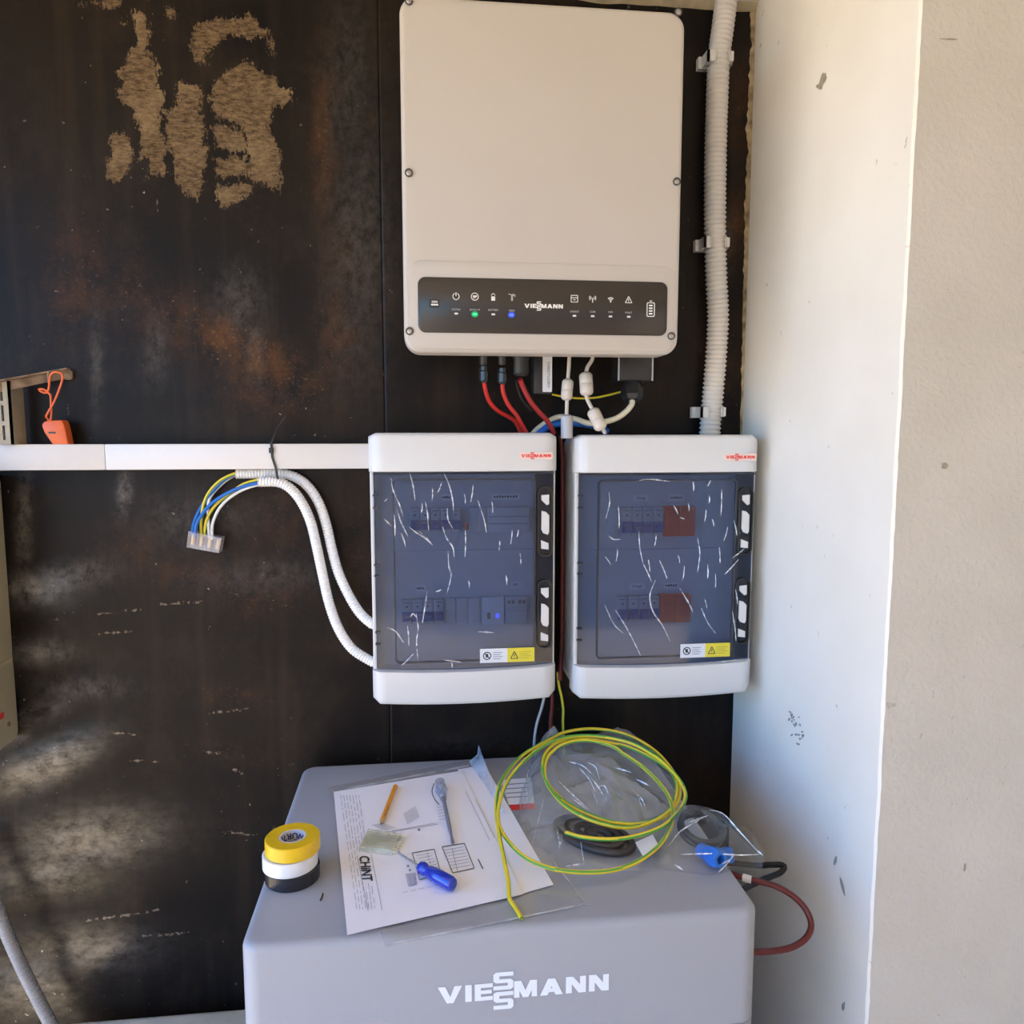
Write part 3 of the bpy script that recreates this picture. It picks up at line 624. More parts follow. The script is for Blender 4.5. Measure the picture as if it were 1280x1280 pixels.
def bead(t, c0, c1, r): 
    c0 = Vector(c0); d = Vector(c1)-c0; L = d.length; mb = MB(); rod(mb, [(r*.45, -.002), (r*.8, 0), (r, .003), (r, L*.5-.0006), (r*.96, L*.5), (r, L*.5+.0006), (r, L-.003), (r*.8, L), (r*.45, L+.002)], c0, d, 18); mb.build('ferrite_bead', M_beige, t)
t = thing('data_cable', 'straight beige data cable with ferrite bead beside the dongle', 'cable', wy(709, 540, -.10), G)
P = [wy(x, y, -.10) for x, y in ((712, 440), (711, 460), (709.5, 480), (708.5, 510), (708, 530), (709, 546))]
mb = MB(); tube(mb, cr(P, .004), .0032, 10); mb.build('sheath', M_beige, t); bead(t, wy(710, 475, -.10), wy(708, 499, -.10), .0095)
c0 = wy(708.5, 519, -.10); c1 = wy(708.5, 548, -.10); mb = MB(); d = c1-c0; rod(mb, [(.006, -.001), (.0098, .002), (.0098, d.length)], c0, d, 18); mb.build('grey_sleeve', M_greyc, t); adopt(t)
t = thing('data_cable', 'bent beige data cable with two ferrite beads above the second box', 'cable', wy(750, 540, -.125), G)
P = [wy(742, 440, -.10), wy(740, 450, -.10), wy(734, 460, -.103), wy(732, 475, -.106), wy(733, 495, -.112), wy(738, 507, -.118), wy(744, 518, -.124), wy(752, 533, -.128), wy(756, 541, -.12)]
mb = MB(); tube(mb, cr(P, .004), .0032, 10); mb.build('sheath', M_beige, t); bead(t, wy(732, 467, -.105), wy(733.5, 493, -.112), .0108); bead(t, wy(740.5, 512.5, -.122), wy(752, 536, -.130), .0105); adopt(t)
P = [gend, gend+gd*.006, wy(783, 514, -.085), wy(770, 523, -.085), wy(750, 528.5, -.08), wy(735, 529, -.07), wy(720, 524, -.06), wy(700, 521, -.05), wy(685, 527, -.05), wy(672, 536, -.05), wy(664, 545, -.05)]
wire('mains_cable', P, .0048, mat('cream_cable', (0.72, 0.66, 0.48), .4), 'cream mains cable curving out of the black gland nut', step=.003)
P = [wy(x, y, -.055) for x, y in ((760, 540), (745, 533), (728, 530), (712, 529), (696, 530), (684, 534), (672, 544))]
wire('blue_wire', P, .0055, M_blue, 'blue wire arching behind the ferrite beads above the boxes', 'wire')
P = [wy(x, y, -.045) for x, y in ((690, 493), (705, 496), (725, 498), (745, 497), (760, 494), (776, 490))]
def striped(name, pts, r, label, cat='wire', twist=.06, seg=12, step=.004, parent=None, green=(0, 1, 6)):
    mb = MB(); path = cr(pts, step)
    tube(mb, path, r, seg, mi=lambda i, k: 1 if ((k+int(i*twist)) % seg) in green else 0)
    o = mb.build(name, [M_yel, M_grn], parent)
    if label: tag(o, label, cat)
    return o
striped('earth_wire', P, .0020, 'thin yellow-green wire running behind the beads to the gland')

# ================================================================== CORRUGATED CONDUIT ON THE WALL
r_c = .019; cyv = -.0235
cpt = [(912, -40), (908, 0), (903, 64*.6), (898.5, 75), (895.5, 150), (894, 225), (894, 300), (895.5, 350), (897.5, 394), (895.5, 440), (891.5, 490), (888, 530), (886.5, 560)]
cw = [wy(px, py, cyv) for px, py in cpt]; cw[0].z = min(cw[0].z, CEIL-.001); cw = [p for p in cw if p.z < CEIL-.002]; cw = [Vector((cw[0].x+.001, cyv, CEIL-.001))]+cw
mb = MB(); corrugated(mb, cw, r_c, .0078, .0028, 20); tag(mb.build('corrugated_conduit', M_pvcgrey, angle=70), 'thick light grey corrugated conduit running down beside the pier', 'conduit')
for py, px, lab in ((75, 898.5, 'grey saddle clip on thick conduit nearest the ceiling'), (305, 894, 'grey saddle clip on thick conduit level with the inverter panel'), (515, 889.5, 'grey saddle clip on thick conduit just above the second box')):
    c = wy(px, py, cyv); t = thing('conduit_clip', lab, 'clip', (c.x, 0, c.z), 'saddle clips on the thick conduit')
    mb = MB(); Ro, Ri = r_c+.0035, r_c+.0006; po = []; h = .0085; pi_ = []
    for k in range(25):
        a = math.radians(-58+(296)*k/24); po.append((Ro*math.cos(a), Ro*math.sin(a))); pi_.append((Ri*math.cos(a), Ri*math.sin(a)))
    poly = po+pi_[::-1]                                # open towards the room (-y)
    slab(mb, poly, (c.x, cyv, c.z-h), X, Y, Z, 2*h, b=.0004); mb.build('band', M_pvcgrey, t)
    mb = MB(); mb.box((c.x-.031, 0.0, c.z-.010), (c.x-.012, -.012, c.z+.009)); mb.box((c.x-.012, 0, c.z-.008), (c.x+.012, -.004, c.z+.008)); mb.build('foot', M_pvcgrey, t, smooth=False)
    mb = MB(); mb.box((c.x-.0255, -.040, c.z-.0095), (c.x-.0125, -.036, c.z+.0085)); mb.box((c.x-.0255, -.04, c.z-.0095), (c.x-.0215, -.012, c.z+.0085)); mb.build('jaw', M_pvcgrey, t, smooth=False)
    mb = MB(); mb.box((c.x+.0125, -.040, c.z-.0075), (c.x+.0195, -.030, c.z+.0075)); mb.build('jaw', M_pvcgrey, t, smooth=False)
    adopt(t)

# ================================================================== DISTRIBUTION BOXES
def enclosure(label, x0, x1, z0, z1, rows, stickers, tags_, creases, film_u):
    W = x1-x0; H = z1-z0; cx = (x0+x1)/2; fy = -.125
    t = thing('distribution_box', label, 'electrical box', (cx, 0, z0), 'white wall boxes with smoked doors')
    fx = lambda q: x0+W*q; fz = lambda q: z1-H*q
    # rear shell, open to the front
    mb = MB(); ring(mb, rrect(W-.006, H-.008, .014, 6), rrect(W-.016, H-.018, .010, 6), (cx, 0, (z0+z1)/2), d=.088, **FRONT)
    slab(mb, rrect(W-.014, H-.016, .01, 6), (cx, 0, (z0+z1)/2), d=.003, d0=.0005, **FRONT); mb.build('rear_shell', M_encl, t)
    # side rails joining the caps, seen beside the door
    for xa, xb, s in ((x0+.001, x0+.0075, 1), (x1-.0055, x1-.001, -1)): bbox_obj('side_rail', (xa, -.112, z0+.02), (xb, -.086, z1-.02), .0015, M_encl, t, 2)
    # caps: bowed front
    def cap(name, va, vb, top):
        mb = MB(); n = 26; za, zb = fz(va), fz(vb); prof = []
        r = .011
        for i in range(n+1):
            q = i/n; s = 2*q-1; xx = cx+s*W/2; bow = .006*(1-s*s)-.0; e = max(0, abs(s)-.93)/.07; ed = .010*(1-math.sqrt(max(0, 1-e*e)))
            zo = (za-ed*.55) if top else za; zi = zb if top else (zb+ed*.7-.004*(1-s*s))
            if not top: zo = za-.0035*(1-s*s)
            yf = fy-bow+ed*1.1; b = .005
            if top: prof.append([(xx, -.084, zo), (xx, yf+b*1.6, zo), (xx, yf+b*.5, zo-b*.35), (xx, yf, zo-b*1.4), (xx, yf-.0005, zi+.001), (xx, yf+.003, zi), (xx, -.084, zi)])
            else: prof.append([(xx, -.084, zo), (xx, yf+.003, zo), (xx, yf-.0005, zo-.001), (xx, yf, zi+b*1.4), (xx, yf+b*.5, zi+b*.35), (xx, yf+b*1.6, zi), (xx, -.084, zi)])
        k = 7; vs = [p for pr in prof for p in pr]; fs = [(i*k+j, i*k+(j+1) % k, (i+1)*k+(j+1) % k, (i+1)*k+j) for i in range(n) for j in range(k)]
        fs += [tuple(range(k)), tuple(n*k+j for j in range(k))]; mb.add(vs, fs); return mb.build(name, M_encl, t, angle=50)
    ct = cap('top_cap', 0, .140, True); cap('bottom_cap', .872, 1, False)
    # red wordmark on its pale plate
    lx, lz = fx(.882 if x0 < .1 else .884), fz(.083); yl = fy-.0048
    mb = MB(); slab(mb, rrect(W*.178, .012, .002, 3, lx, lz), (0, yl+.0012, 0), d=.0012, **FRONT)
    wordmark(mb, W*.160, (lx, yl-.0002, lz), d=0.0, mi=1, **FRONT); mb.build('logo_plate', [mat('logo_plate', (0.80, 0.62, 0.56), .5), M_red], ct, smooth=False)
    # front plate inside with its device slots
    py_ = -.088
    mb = MB(); mb.box((x0+.008, py_, z0+.05), (x1-.008, py_+.003, z1-.055)); fp = mb.build('front_plate', M_enclin, t, smooth=False)
    for va, vb in ((.44, .475), (.90, .905)):
        if vb < .87: mb = MB(); mb.box((fx(.10), py_-.004, fz(vb)), (fx(.90), py_, fz(va))); mb.build('plate_rib', M_enclin, fp, smooth=False)
    for kind, ua, ub, va, vb in rows:
        a, b, c, d = fx(ua), fx(ub), fz(vb), fz(va); w = b-a; h = d-c
        if kind == 'mcb':
            n = max(1, round(w/.0176)); ww = w/n
            for i in range(n):
                ax = a+i*ww; br = bbox_obj('breaker', (ax+.0004, py_-.012, c), (ax+ww-.0004, py_, d), .0012, M_mcb, t, 2)
                mb = MB(); mb.box((ax+.001, py_-.0165, c+h*.12), (ax+ww-.001, py_-.0125, c+h*.50)); mb.box((ax+.004, py_-.022, c+h*.20), (ax+ww-.004, py_-.0165, c+h*.36)); mb.build('toggle', M_tog, br, smooth=False)
                mb = MB(); rod(mb, [(.0016, 0), (.0016, .0008)], (ax+ww/2, py_-.012, c+h*.72), -Y, 10); rect2(mb, ax+.003, c+h*.88, ax+ww-.003, c+h*.90, O=(0, py_-.0124, 0), d=0, **FRONT); mb.build('terminal_mark', M_ink, br, smooth=False)
        elif kind == 'blank':
            n = max(1, round(w/.0185)); ww = w/n
            for i in range(n): bbox_obj('blanking_plate', (a+i*ww+.0004, py_-.006, c), (a+(i+1)*ww-.0004, py_, d), .001, M_enclin, t, 2)
        elif kind == 'cover':
            o = bbox_obj('slot_cover', (a, py_-.010, c), (b, py_, d), .001, M_enclin, t, 2)
            for q in (.33, .62): mb = MB(); rect2(mb, a+.002, c+h*q, b-.002, c+h*q+.0012, O=(0, py_-.0103, 0), d=0, **FRONT); mb.build('groove', M_inkg, o, smooth=False)
        elif kind == 'spd':
            n = 2; ww = w/n
            for i in range(n):
                o = bbox_obj('surge_arrester', (a+i*ww+.0003, py_-.016, c), (a+(i+1)*ww-.0003, py_, d), .0012, M_spd, t, 2)
                mb = MB()
                for q in (.62, .70, .78): rect2(mb, a+i*ww+.003, c+h*q, a+(i+1)*ww-.003-.003*(q > .75), c+h*q+.0009, O=(0, py_-.0163, 0), d=0, **FRONT)
                rect2(mb, a+i*ww+.003, c+h*.88, a+i*ww+.009, c+h*.93, O=(0, py_-.0163, 0), d=0, **FRONT); mb.build('arrester_print', mat('dark_red_print', (.25, .01, .01), .6), o, smooth=False)
        elif kind == 'meter':
            o = bbox_obj('energy_meter', (a, py_-.014, c), (b, py_, d), .0015, mat('meter_white', (.80, .80, .82), .4), t, 2)
            mb = MB(); slab(mb, rrect(.0052, .011, .001, 3, a+w*.30, c+h*.34), (0, py_-.0142, 0), d=.0004, **FRONT); mb.build('slider', M_ink, o, smooth=False)
            mb = MB()
            for k in range(3): rect2(mb, a+w*.62, c+h*(.26+.055*k), a+w*.78, c+h*(.295+.055*k), O=(0, py_-.0144, 0), d=0, **FRONT)
            mb.build('blue_light', emit('meter_blue', (.05, .08, 1.0), 2.2), o, smooth=False, recalc=False)
        elif kind == 'filter':
            o = bbox_obj('rail_module', (a, py_-.012, c), (b, py_, d), .0015, M_mcb, t, 2); mb = MB()
            for q in (.12, .30, .60, .78): rect2(mb, a+w*q, c+h*.74, a+w*(q+.13), c+h*.86, O=(0, py_-.0123, 0), d=0, **FRONT)
            for q in (.46, .54, .62): rect2(mb, a+w*.1, c+h*q, a+w*.9, c+h*q+.0006, O=(0, py_-.0123, 0), d=0, **FRONT)
            mb.build('module_print', M_ink, o, smooth=False, recalc=False)
        elif kind == 'redbutton':
            bbox_obj('test_button', (a, py_-.013, c), (b, py_, d), .001, mat('button_red', (.7, .12, .08), .4), t, 2)
    for s, uc, vc, w in tags_:
        x, z = fx(uc), fz(vc); mb = MB(); slab(mb, rrect(w, .0105, .001, 3, x, z), (0, py_, 0), d=.0007, **FRONT)
        if s[0] == '=':                                # writing too small to read
            for k in range(int(s[1:])): rect2(mb, x-w*.42+k*w*.84/int(s[1:]), z-.0014-.0004*(k % 2), x-w*.42+(k+.7)*w*.84/int(s[1:]), z+.0014+.0004*(k % 3), O=(0, py_-.001, 0), d=0, mi=1, **FRONT)
        else: letters(mb, s, x, z-.0017, .0042, O=(0, py_-.001, 0), d=0, mi=1, center=True, bold=.01, **FRONT)
        mb.build('circuit_label', [M_lab, M_ink], fp, smooth=False, recalc=False)
    # smoked door: bowed sheet with raised window outline
    u0, u1, v0, v1 = .022, .985, .142, .869
    mb = MB(); n = 20; vs = []; fs = []
    for i in range(n+1):
        s = 2*i/n-1; xx = fx(u0)+(fx(u1)-fx(u0))*i/n; bow = .0045*(1-s*s)
        zb = fz(v1)-.0035*(1-s*s)
        vs += [(xx, -.1165-bow, fz(v0)), (xx, -.1165-bow, zb), (xx, -.1145-bow, zb), (xx, -.1145-bow, fz(v0))]
    for i in range(n):
        for j in range(4): fs.append((i*4+j, i*4+(j+1) % 4, (i+1)*4+(j+1) % 4, (i+1)*4+j))
    fs += [(0, 1, 2, 3), tuple(n*4+j for j in range(4))]; mb.add(vs, fs); dr = mb.build('door', M_smoke, t)
    wu0, wu1, wv0, wv1 = .122, .885, .166, .850
    mb = MB(); ww_, wh_ = fx(wu1)-fx(wu0), fz(wv0)-fz(wv1); wc = (fx((wu0+wu1)/2), fz((wv0+wv1)/2))
    ring(mb, rrect(ww_, wh_, .008, 6, *wc), rrect(ww_-.005, wh_-.005, .006, 6, *wc), (0, -.1172, 0), d=.0046, **FRONT); mb.build('window_rim', M_frame, dr)
    # dark strips of the door edge
    for nm, ua, ub in (('door_edge', .885, .985),): mb = MB(); mb.box((fx(ua), -.1135, fz(v1)+.001), (fx(ub), -.1115, fz(v0)-.001)); mb.build(nm, M_frame, dr, smooth=False)
    mb = MB(); mb.box((fx(u0), -.1205, fz(v0)-.0035), (fx(u1), -.112, fz(v0)-.0005)); mb.build('door_edge', M_frame, dr, smooth=False)
    for va in (.225, .27, .48, .52, .73, .775):
        mb = MB(); mb.box((fx(.018), -.1195, fz(va)-.0012), (fx(.045), -.112, fz(va)+.0012)); mb.build('hinge', M_frame, dr, smooth=False)
    # handle recesses: black lip, pale catch seen through it
    for va in (.197, .547):
        vb = va+.262; ux = .938
        w = .083*W; h = (vb-va)*H; c2 = (fx(ux), fz((va+vb)/2))
        hd = MB(); ring(hd, rrect(w, h, w*.42, 7, *c2), rrect(w-.005, h-.005, w*.36, 7, *c2), (0, -.1165, 0), d=.0050, **FRONT)
        slab(hd, rrect(w-.004, h-.004, w*.36, 7, *c2), (0, -.1140, 0), d=.0030, **FRONT); lt = hd.build('latch', M_black, t)
        k = w/.0248
        def tabp(pts): 
            m2 = MB(); m2.add([], []); slab(m2, [(c2[0]+p[0]*k, fz(va)-p[1]) for p in pts], (0, -.1172, 0), d=.0028, b=.0004, seg=1, **FRONT); m2.build('catch', M_encl, lt)
        yv = lambda q: q*H
        tabp([(-.0062, yv(.032)), (.0064, yv(.030)), (.0066, yv(.066)), (.0025, yv(.070)), (-.0062, yv(.050))])
        tabp([(-.0058, yv(.090)), (.0010, yv(.094)), (.0068, yv(.108)), (.0068, yv(.170)), (.0045, yv(.180)), (-.0030, yv(.174)), (-.0062, yv(.160))])
        tabp([(-.0064, yv(.200)), (.0060, yv(.212)), (.0060, yv(.236)), (-.0064, yv(.232))])
    # stickers
    for uc0, uc1, va, vb in stickers:
        a, b, c, d = fx(uc0), fx(uc1), fz(vb), fz(va); yb = -.1228; m_ = a+(b-a)*.5; S = dict(O=(0, yb, 0), d=.0002, **FRONT); w = b-a; h = d-c
        mb = MB(); mb.box((a, yb, c), (m_, yb+.0004, d), 0); mb.box((m_, yb, c), (b, yb+.0004, d), 1)
        x, z = a+w*.13, c+h*.5; circ2(mb, x, z, h*.26, h*.07, mi=2, **S); seg2(mb, (x-h*.16, z+h*.16), (x+h*.16, z-h*.16), h*.07, mi=2, **S); rect2(mb, x-h*.1, z-h*.12, x+h*.08, z+h*.14, mi=2, **S)
        for k in range(4): rect2(mb, a+w*.24, c+h*(.24+.15*k), a+w*(.38+.03*(k % 2)), c+h*(.29+.15*k), mi=3, **S)
        x = m_+w*.13
        for p, q in (((-.26, -.25), (.26, -.25)), ((.26, -.25), (0, .25)), ((0, .25), (-.26, -.25)), ((0, .08), (0, -.12))): seg2(mb, (x+p[0]*h, z+p[1]*h), (x+q[0]*h, z+q[1]*h), h*.06, mi=2, **S)
        for k in range(4): rect2(mb, m_+w*.22, c+h*(.24+.15*k), m_+w*(.40+.04*(k % 2)), c+h*(.28+.15*k), mi=4, **S)
        mb.build('warning_sticker', [M_lab, M_laby, M_ink, M_inkg, mat('ochre_print', (.45, .36, .03), .6)], dr, smooth=False, recalc=False)
    # protective film: crumpled sheet over the door and its creases, whitened to stand for glints
    fu0, fu1, fv0, fv1 = film_u; nx, nz = 46, 62; vs = []; fs = []
    for j in range(nz+1):
        for i in range(nx+1):
            qx = i/nx; qz = j/nz; e = .004*noise.noise(Vector((qz*9, qx*9, x0*7)))
            uu = fu0+(fu1-fu0)*qx+(e if i in (0, nx) else 0)*2; vv = fv0+(fv1-fv0)*qz+(e if j in (0, nz) else 0)*1.5; s = 2*uu-1
            cz_ = .0008*noise.noise(Vector((qx*14, qz*5, 3+x0)))+.0005*abs(noise.noise(Vector((qx*30+qz*9, qz*16, 1+x0))))
            vs.append((fx(uu), -.1234-.0045*(1-s*s)-max(0, cz_), fz(vv)))
    for j in range(nz):
        for i in range(nx): a = j*(nx+1)+i; fs.append((a, a+1, a+nx+2, a+nx+1))
    mb = MB(); mb.add(vs, fs); fm = mb.build('protective_film', M_wrap, t, recalc=False)
    mb = MB()
    for line in creases:
        P = [wy(px, py, -.1256) for px, py in line]
        if len(P) == 2: P = [P[0], P[0].lerp(P[1], .5)+Vector((.0008, 0, 0)), P[1]]
        P = cr(P, .003); n = len(P); vs = []; fs = []
        for i, p in enumerate(P):
            s = 2*(p.x-x0)/W-1; yb = -.1240-.0045*(1-s*s); T = (P[min(i+1, n-1)]-P[max(i-1, 0)]).normalized(); nn = Vector((-T.z, 0, T.x))
            q = i/(n-1); w = (.00035+.00075*math.sin(math.pi*q))*(1+.5*noise.noise(p*300)); hgt = .0022*math.sin(math.pi*min(1, q+.05))
            vs += [Vector((p.x, yb, p.z))+nn*w, Vector((p.x, yb-hgt*.6-.0004, p.z)), Vector((p.x, yb, p.z))-nn*w]
        for i in range(n-1):
            for k in (0, 1): a = i*3+k; fs.append((a, a+1, a+4, a+3))
        mb.add(vs, fs)
    c_ = mb.build('glint_crease', M_crease_glint, fm, recalc=False); c_['kind'] = 'stuff'
    return adopt(t)
CR1 = [[(45,40),(60,120),(100,210),(125,290)],[(85,240),(110,320),(155,415)],[(65,270),(70,410)],[(110,390),(140,480)],[(165,10),(185,80),(200,180)],[(385,10),(420,90),(440,180),(445,250)],[(310,90),(308,180)],[(370,60),(345,130)],[(265,190),(280,270),(285,370)],[(245,200),(240,260)],[(160,350),(210,390),(260,420),(310,465)],[(225,380),(300,450)],[(375,350),(400,420),(440,480),(450,545)],[(405,230),(410,300),(440,360)],[(410,500),(415,600),(430,660),(405,770)],[(520,370),(518,540)],[(600,180),(640,300),(655,385)],[(570,80),(555,190)],[(540,690),(545,740)],[(275,760),(265,850),(245,965)],[(150,980),(160,1110)],[(205,900),(220,1000),(210,1080),(218,1210)],[(20,995),(75,1020),(125,1090)],[(110,1240),(190,1160)],[(0,300),(45,345)],[(0,190),(20,170)],[(820,370),(810,460)],[(860,370),(850,415)],[(740,440),(735,500)],[(870,520),(875,590)],[(780,660),(785,720)],[(600,1020),(700,1025)],[(330,765),(370,750)],[(515,140),(520,200)],[(690,190),(695,260)],[(170,930),(185,905),(210,930)],[(430,1210),(435,1250)],[(380,1200),(500,1215)]]
CR2 = [[(210,130),(215,200),(190,300)],[(270,220),(275,360)],[(205,405),(240,430),(285,430)],[(265,490),(255,570)],[(185,540),(220,590)],[(400,380),(405,470),(425,580)],[(460,560),(470,640)],[(430,590),(480,700)],[(505,690),(470,790),(490,890),(550,980),(600,1080)],[(530,560),(580,680)],[(650,530),(660,580)],[(775,420),(790,520),(775,640)],[(840,590),(840,680)],[(690,600),(680,690)],[(930,110),(925,280)],[(970,350),(945,440)],[(850,150),(850,200)],[(660,740),(720,840),(750,905)],[(800,870),(840,960),(890,1030)],[(820,810),(835,870)],[(180,840),(240,970),(300,1030)],[(250,880),(330,1010),(410,1170)],[(1080,490),(1000,550)],[(1040,560),(945,660)],[(1020,750),(1035,850)],[(890,650),(890,750)],[(1000,890),(1025,1080)],[(915,480),(920,580)],[(510,400),(500,470)],[(1010,310),(1030,410)],[(380,60),(460,45),(600,60)],[(745,60),(750,120)],[(860,50),(840,90)],[(830,240),(820,320)],[(870,300),(880,350)],[(620,210),(650,270)],[(660,290),(690,300)],[(715,200),(720,250)],[(1040,1200),(920,1215)]]
CR1 = [[(480+x/5.12, 590+y/5.12) for x, y in l] for l in CR1]; CR2 = [[(720+x/5.12, 590+y/5.12) for x, y in l] for l in CR2]
enclosure('white distribution box joined to the trunking, with blue breakers in two rows', -.0870, .2115, 1.0585, 1.4950,
          [('mcb', .21, .485, .278, .367), ('redbutton', .505, .525, .335, .36), ('blank', .53, .625, .278, .367), ('cover', .63, .865, .278, .372), ('mcb', .158, .388, .622, .712), ('blank', .392, .585, .622, .722), ('meter', .598, .72, .618, .724), ('filter', .726, .85, .618, .724)],
          [(.58, .88, .802, .856)], [('=4', .41, .240, .016), ('=9', .735, .240, .048), ('=4', .262, .583, .016), ('SPD', .79, .578, .016)], CR1, (.03, .88, .150, .868))
enclosure('white distribution box by the pier, with red surge arresters in two rows', .2420, .5500, 1.0545, 1.4915,
          [('mcb', .267, .503, .275, .385), ('spd', .503, .677, .273, .388), ('blank', .20, .262, .275, .385), ('mcb', .252, .49, .62, .72), ('spd', .49, .665, .616, .726)],
          [(.588, .87, .800, .854)], [('String1', .385, .242, .026), ('=5', .585, .242, .026), ('String2', .372, .586, .026), ('=5', .567, .586, .026)], CR2, (.13, .90, .168, .86))

# ================================================================== TRUNKING, TUBES, WIRES ON THE LEFT
ty = -.040; tz1 = wy(230, 555, ty).z; tz0 = wy(230, 587, ty).z; tx1 = -.0865; txj = wy(131, 570, ty).x
tr = thing('cable_trunking', 'white square cable trunking running along the black wall', 'trunking', (-.4, 0, tz0))
bbox_obj('base', (-1.15, -.036, tz0+.001), (tx1, 0, tz1-.001), .001, M_pvc, tr, 1)
bbox_obj('cover', (-1.15, ty, tz0), (txj-.00008, -.030, tz1), .0018, M_pvc, tr, 2); bbox_obj('cover', (txj+.00008, ty, tz0), (tx1, -.030, tz1), .0018, M_pvc, tr, 2); adopt(tr)
S5 = lambda x, y: (x/2.667, 440+y/2.667)
t1 = [S5(*p) for p in ((788,406),(860,406),(930,404),(985,418),(1030,452),(1066,510),(1090,585),(1108,665),(1130,740),(1165,815),(1200,870),(1238,905),(1260,918))]
t2 = [S5(*p) for p in ((862,433),(925,434),(968,455),(1005,500),(1035,565),(1056,650),(1075,740),(1098,840),(1130,925),(1175,990),(1240,1032),(1262,1042))]
def yt(i, n, a, b): return a+(b-a)*max(0, (i/(n-1)-.3)/.7)
for nm, tp, lab in (('a', t1, 'white corrugated tube curving from under the trunking, the upper of two'), ('b', t2, 'white corrugated tube entering the box lowest, shorter of two')):
    P = [wy(p[0], p[1], yt(i, len(tp), -.012 if nm == 'a' else -.033, -.055)) for i, p in enumerate(tp)]; P = [p for p in P if p.x < -.0855]+[Vector((-.0862, -.055, P[-2].z))]
    if nm == 'a': P = [Vector((p.x, p.y, min(p.z, tz0-.0088))) for p in P]
    mb = MB(); corrugated(mb, P, .0086, .0048, .0011, 16); tag(mb.build('corrugated_tube', M_tubew, angle=70), lab, 'conduit', 'thin white corrugated tubes')
S4 = lambda x, y: (220+x/7.11, 560+y/7.11)
wires_ = [('b', [(560,232),(530,232),(420,290),(300,420),(205,560),(155,690),(150,790)], 'blue wire from upper tube to the clear terminal block', -.013),
          ('y', [(560,228),(525,226),(400,285),(300,385),(245,500),(230,600),(225,700),(228,790)], 'yellow-green wire from upper tube to the clear terminal block', -.016),
          ('b', [(760,314),(735,312),(600,342),(450,405),(320,490),(235,585),(182,680),(168,790)], 'blue wire from lower tube to the clear terminal block', -.036),
          ('y', [(760,290),(735,284),(600,322),(480,405),(360,500),(290,600),(262,690),(256,790)], 'yellow-green wire from lower tube to the clear terminal block', -.031),
          ('w', [(760,326),(735,325),(600,368),(480,440),(390,530),(335,640),(320,720),(322,810)], 'white wire from lower tube to the clear terminal block', -.034),
          ('w', [(560,240),(530,238),(430,300),(330,400),(290,480),(285,600),(290,700),(296,800)], 'thin white wire from upper tube to the clear terminal block', -.009)]
for c, pts, lab, y in wires_:
    P = [wy(*S4(*p), y+((-.028 if 'lower' in lab and c == 'b' else -.024 if c == 'w' else -.019)-y)*max(0, (i-1)/(len(pts)-2))) for i, p in enumerate(pts)]
    if c == 'y': striped('wire', P, .0026, lab, twist=.05, green=(0, 5))
    else: wire('wire', P, .0029 if c == 'b' else .0025, M_blue if c == 'b' else M_whi, lab, 'wire')
tb = thing('terminal_block', 'clear terminal block on the ends of the hanging wires', 'terminal block', wy(*S4(240, 900), -.02))
for k in range(4):
    a = Vector(S4(108, 740)).lerp(Vector(S4(410, 800)), k/4+.005); b = Vector(S4(108, 740)).lerp(Vector(S4(410, 800)), (k+1)/4-.005); c = Vector(S4(92, 882)).lerp(Vector(S4(382, 935)), (k+1)/4-.005); d = Vector(S4(92, 882)).lerp(Vector(S4(382, 935)), k/4+.005)
    mb = MB(); f = [wy(*q, -.032) for q in (a, b, c, d)]; r_ = [p+Vector((0, .020, 0)) for p in f]
    mb.add(f+r_, [(0, 1, 2, 3), (7, 6, 5, 4), (0, 4, 5, 1), (1, 5, 6, 2), (2, 6, 7, 3), (3, 7, 4, 0)]); cell = mb.build('cell', film('terminal_clear', (.95, .95, .98), white=.22, wcol=(.85, .82, .88), rough=.1) if k == 0 else bpy.data.materials['terminal_clear'], tb, smooth=False)
    m_ = (f[0]+f[1]+f[2]+f[3])/4+Vector((0, .010, 0)); ax = (f[3]-f[0]).normalized(); mb = MB(); rod(mb, [(.0034, -.0085), (.0034, .0085)], m_, ax, 12); mb.build('brass_clamp', M_brass, cell)
adopt(tb)
# black cable tie strapping tubes to the trunking
mb = MB(); zt = tz1+.0015; c0 = wy(339, 555, ty-.002); c1 = wy(348, 607, ty-.002); 
loop = [(c0.x, ty-.0016, zt), (c0.x+.001, ty-.0016, tz0+.02), ((c0.x+c1.x)/2+.002, ty-.0018, tz0), (c1.x-.0012, ty+.004, c1.z+.004), (c1.x, -.026, c1.z-.0025), (c1.x, -.006, c1.z), (c1.x-.004, -.001, tz0), (c0.x, -.001+.0, zt), (c0.x, -.02, zt+.0006), (c0.x, ty-.0016, zt)]
P = [Vector(p) for p in loop]; vs = []; fs = []
for i, p in enumerate(P): vs += [p-X*.0019, p+X*.0019, p+X*.0019+(p-Vector((p.x, -.02, (tz0+tz1)/2))).normalized()*.0011, p-X*.0019+(p-Vector((p.x, -.02, (tz0+tz1)/2))).normalized()*.0011]
for i in range(len(P)-1):
    for k in range(4): fs.append((i*4+k, i*4+(k+1) % 4, (i+1)*4+(k+1) % 4, (i+1)*4+k))
ct = thing('cable_tie', 'black cable tie strapping two white tubes to the trunking', 'cable tie', (c0.x, 0, tz0)); mb.add(vs, fs); mb.build('strap', M_black, ct, smooth=False)
h = wy(339, 563, ty-.004); bbox_obj('tie_head', (h.x-.0035, ty-.0065, h.z-.0045), (h.x+.0035, ty-.0012, h.z+.0045), .0008, M_black, ct, 1)
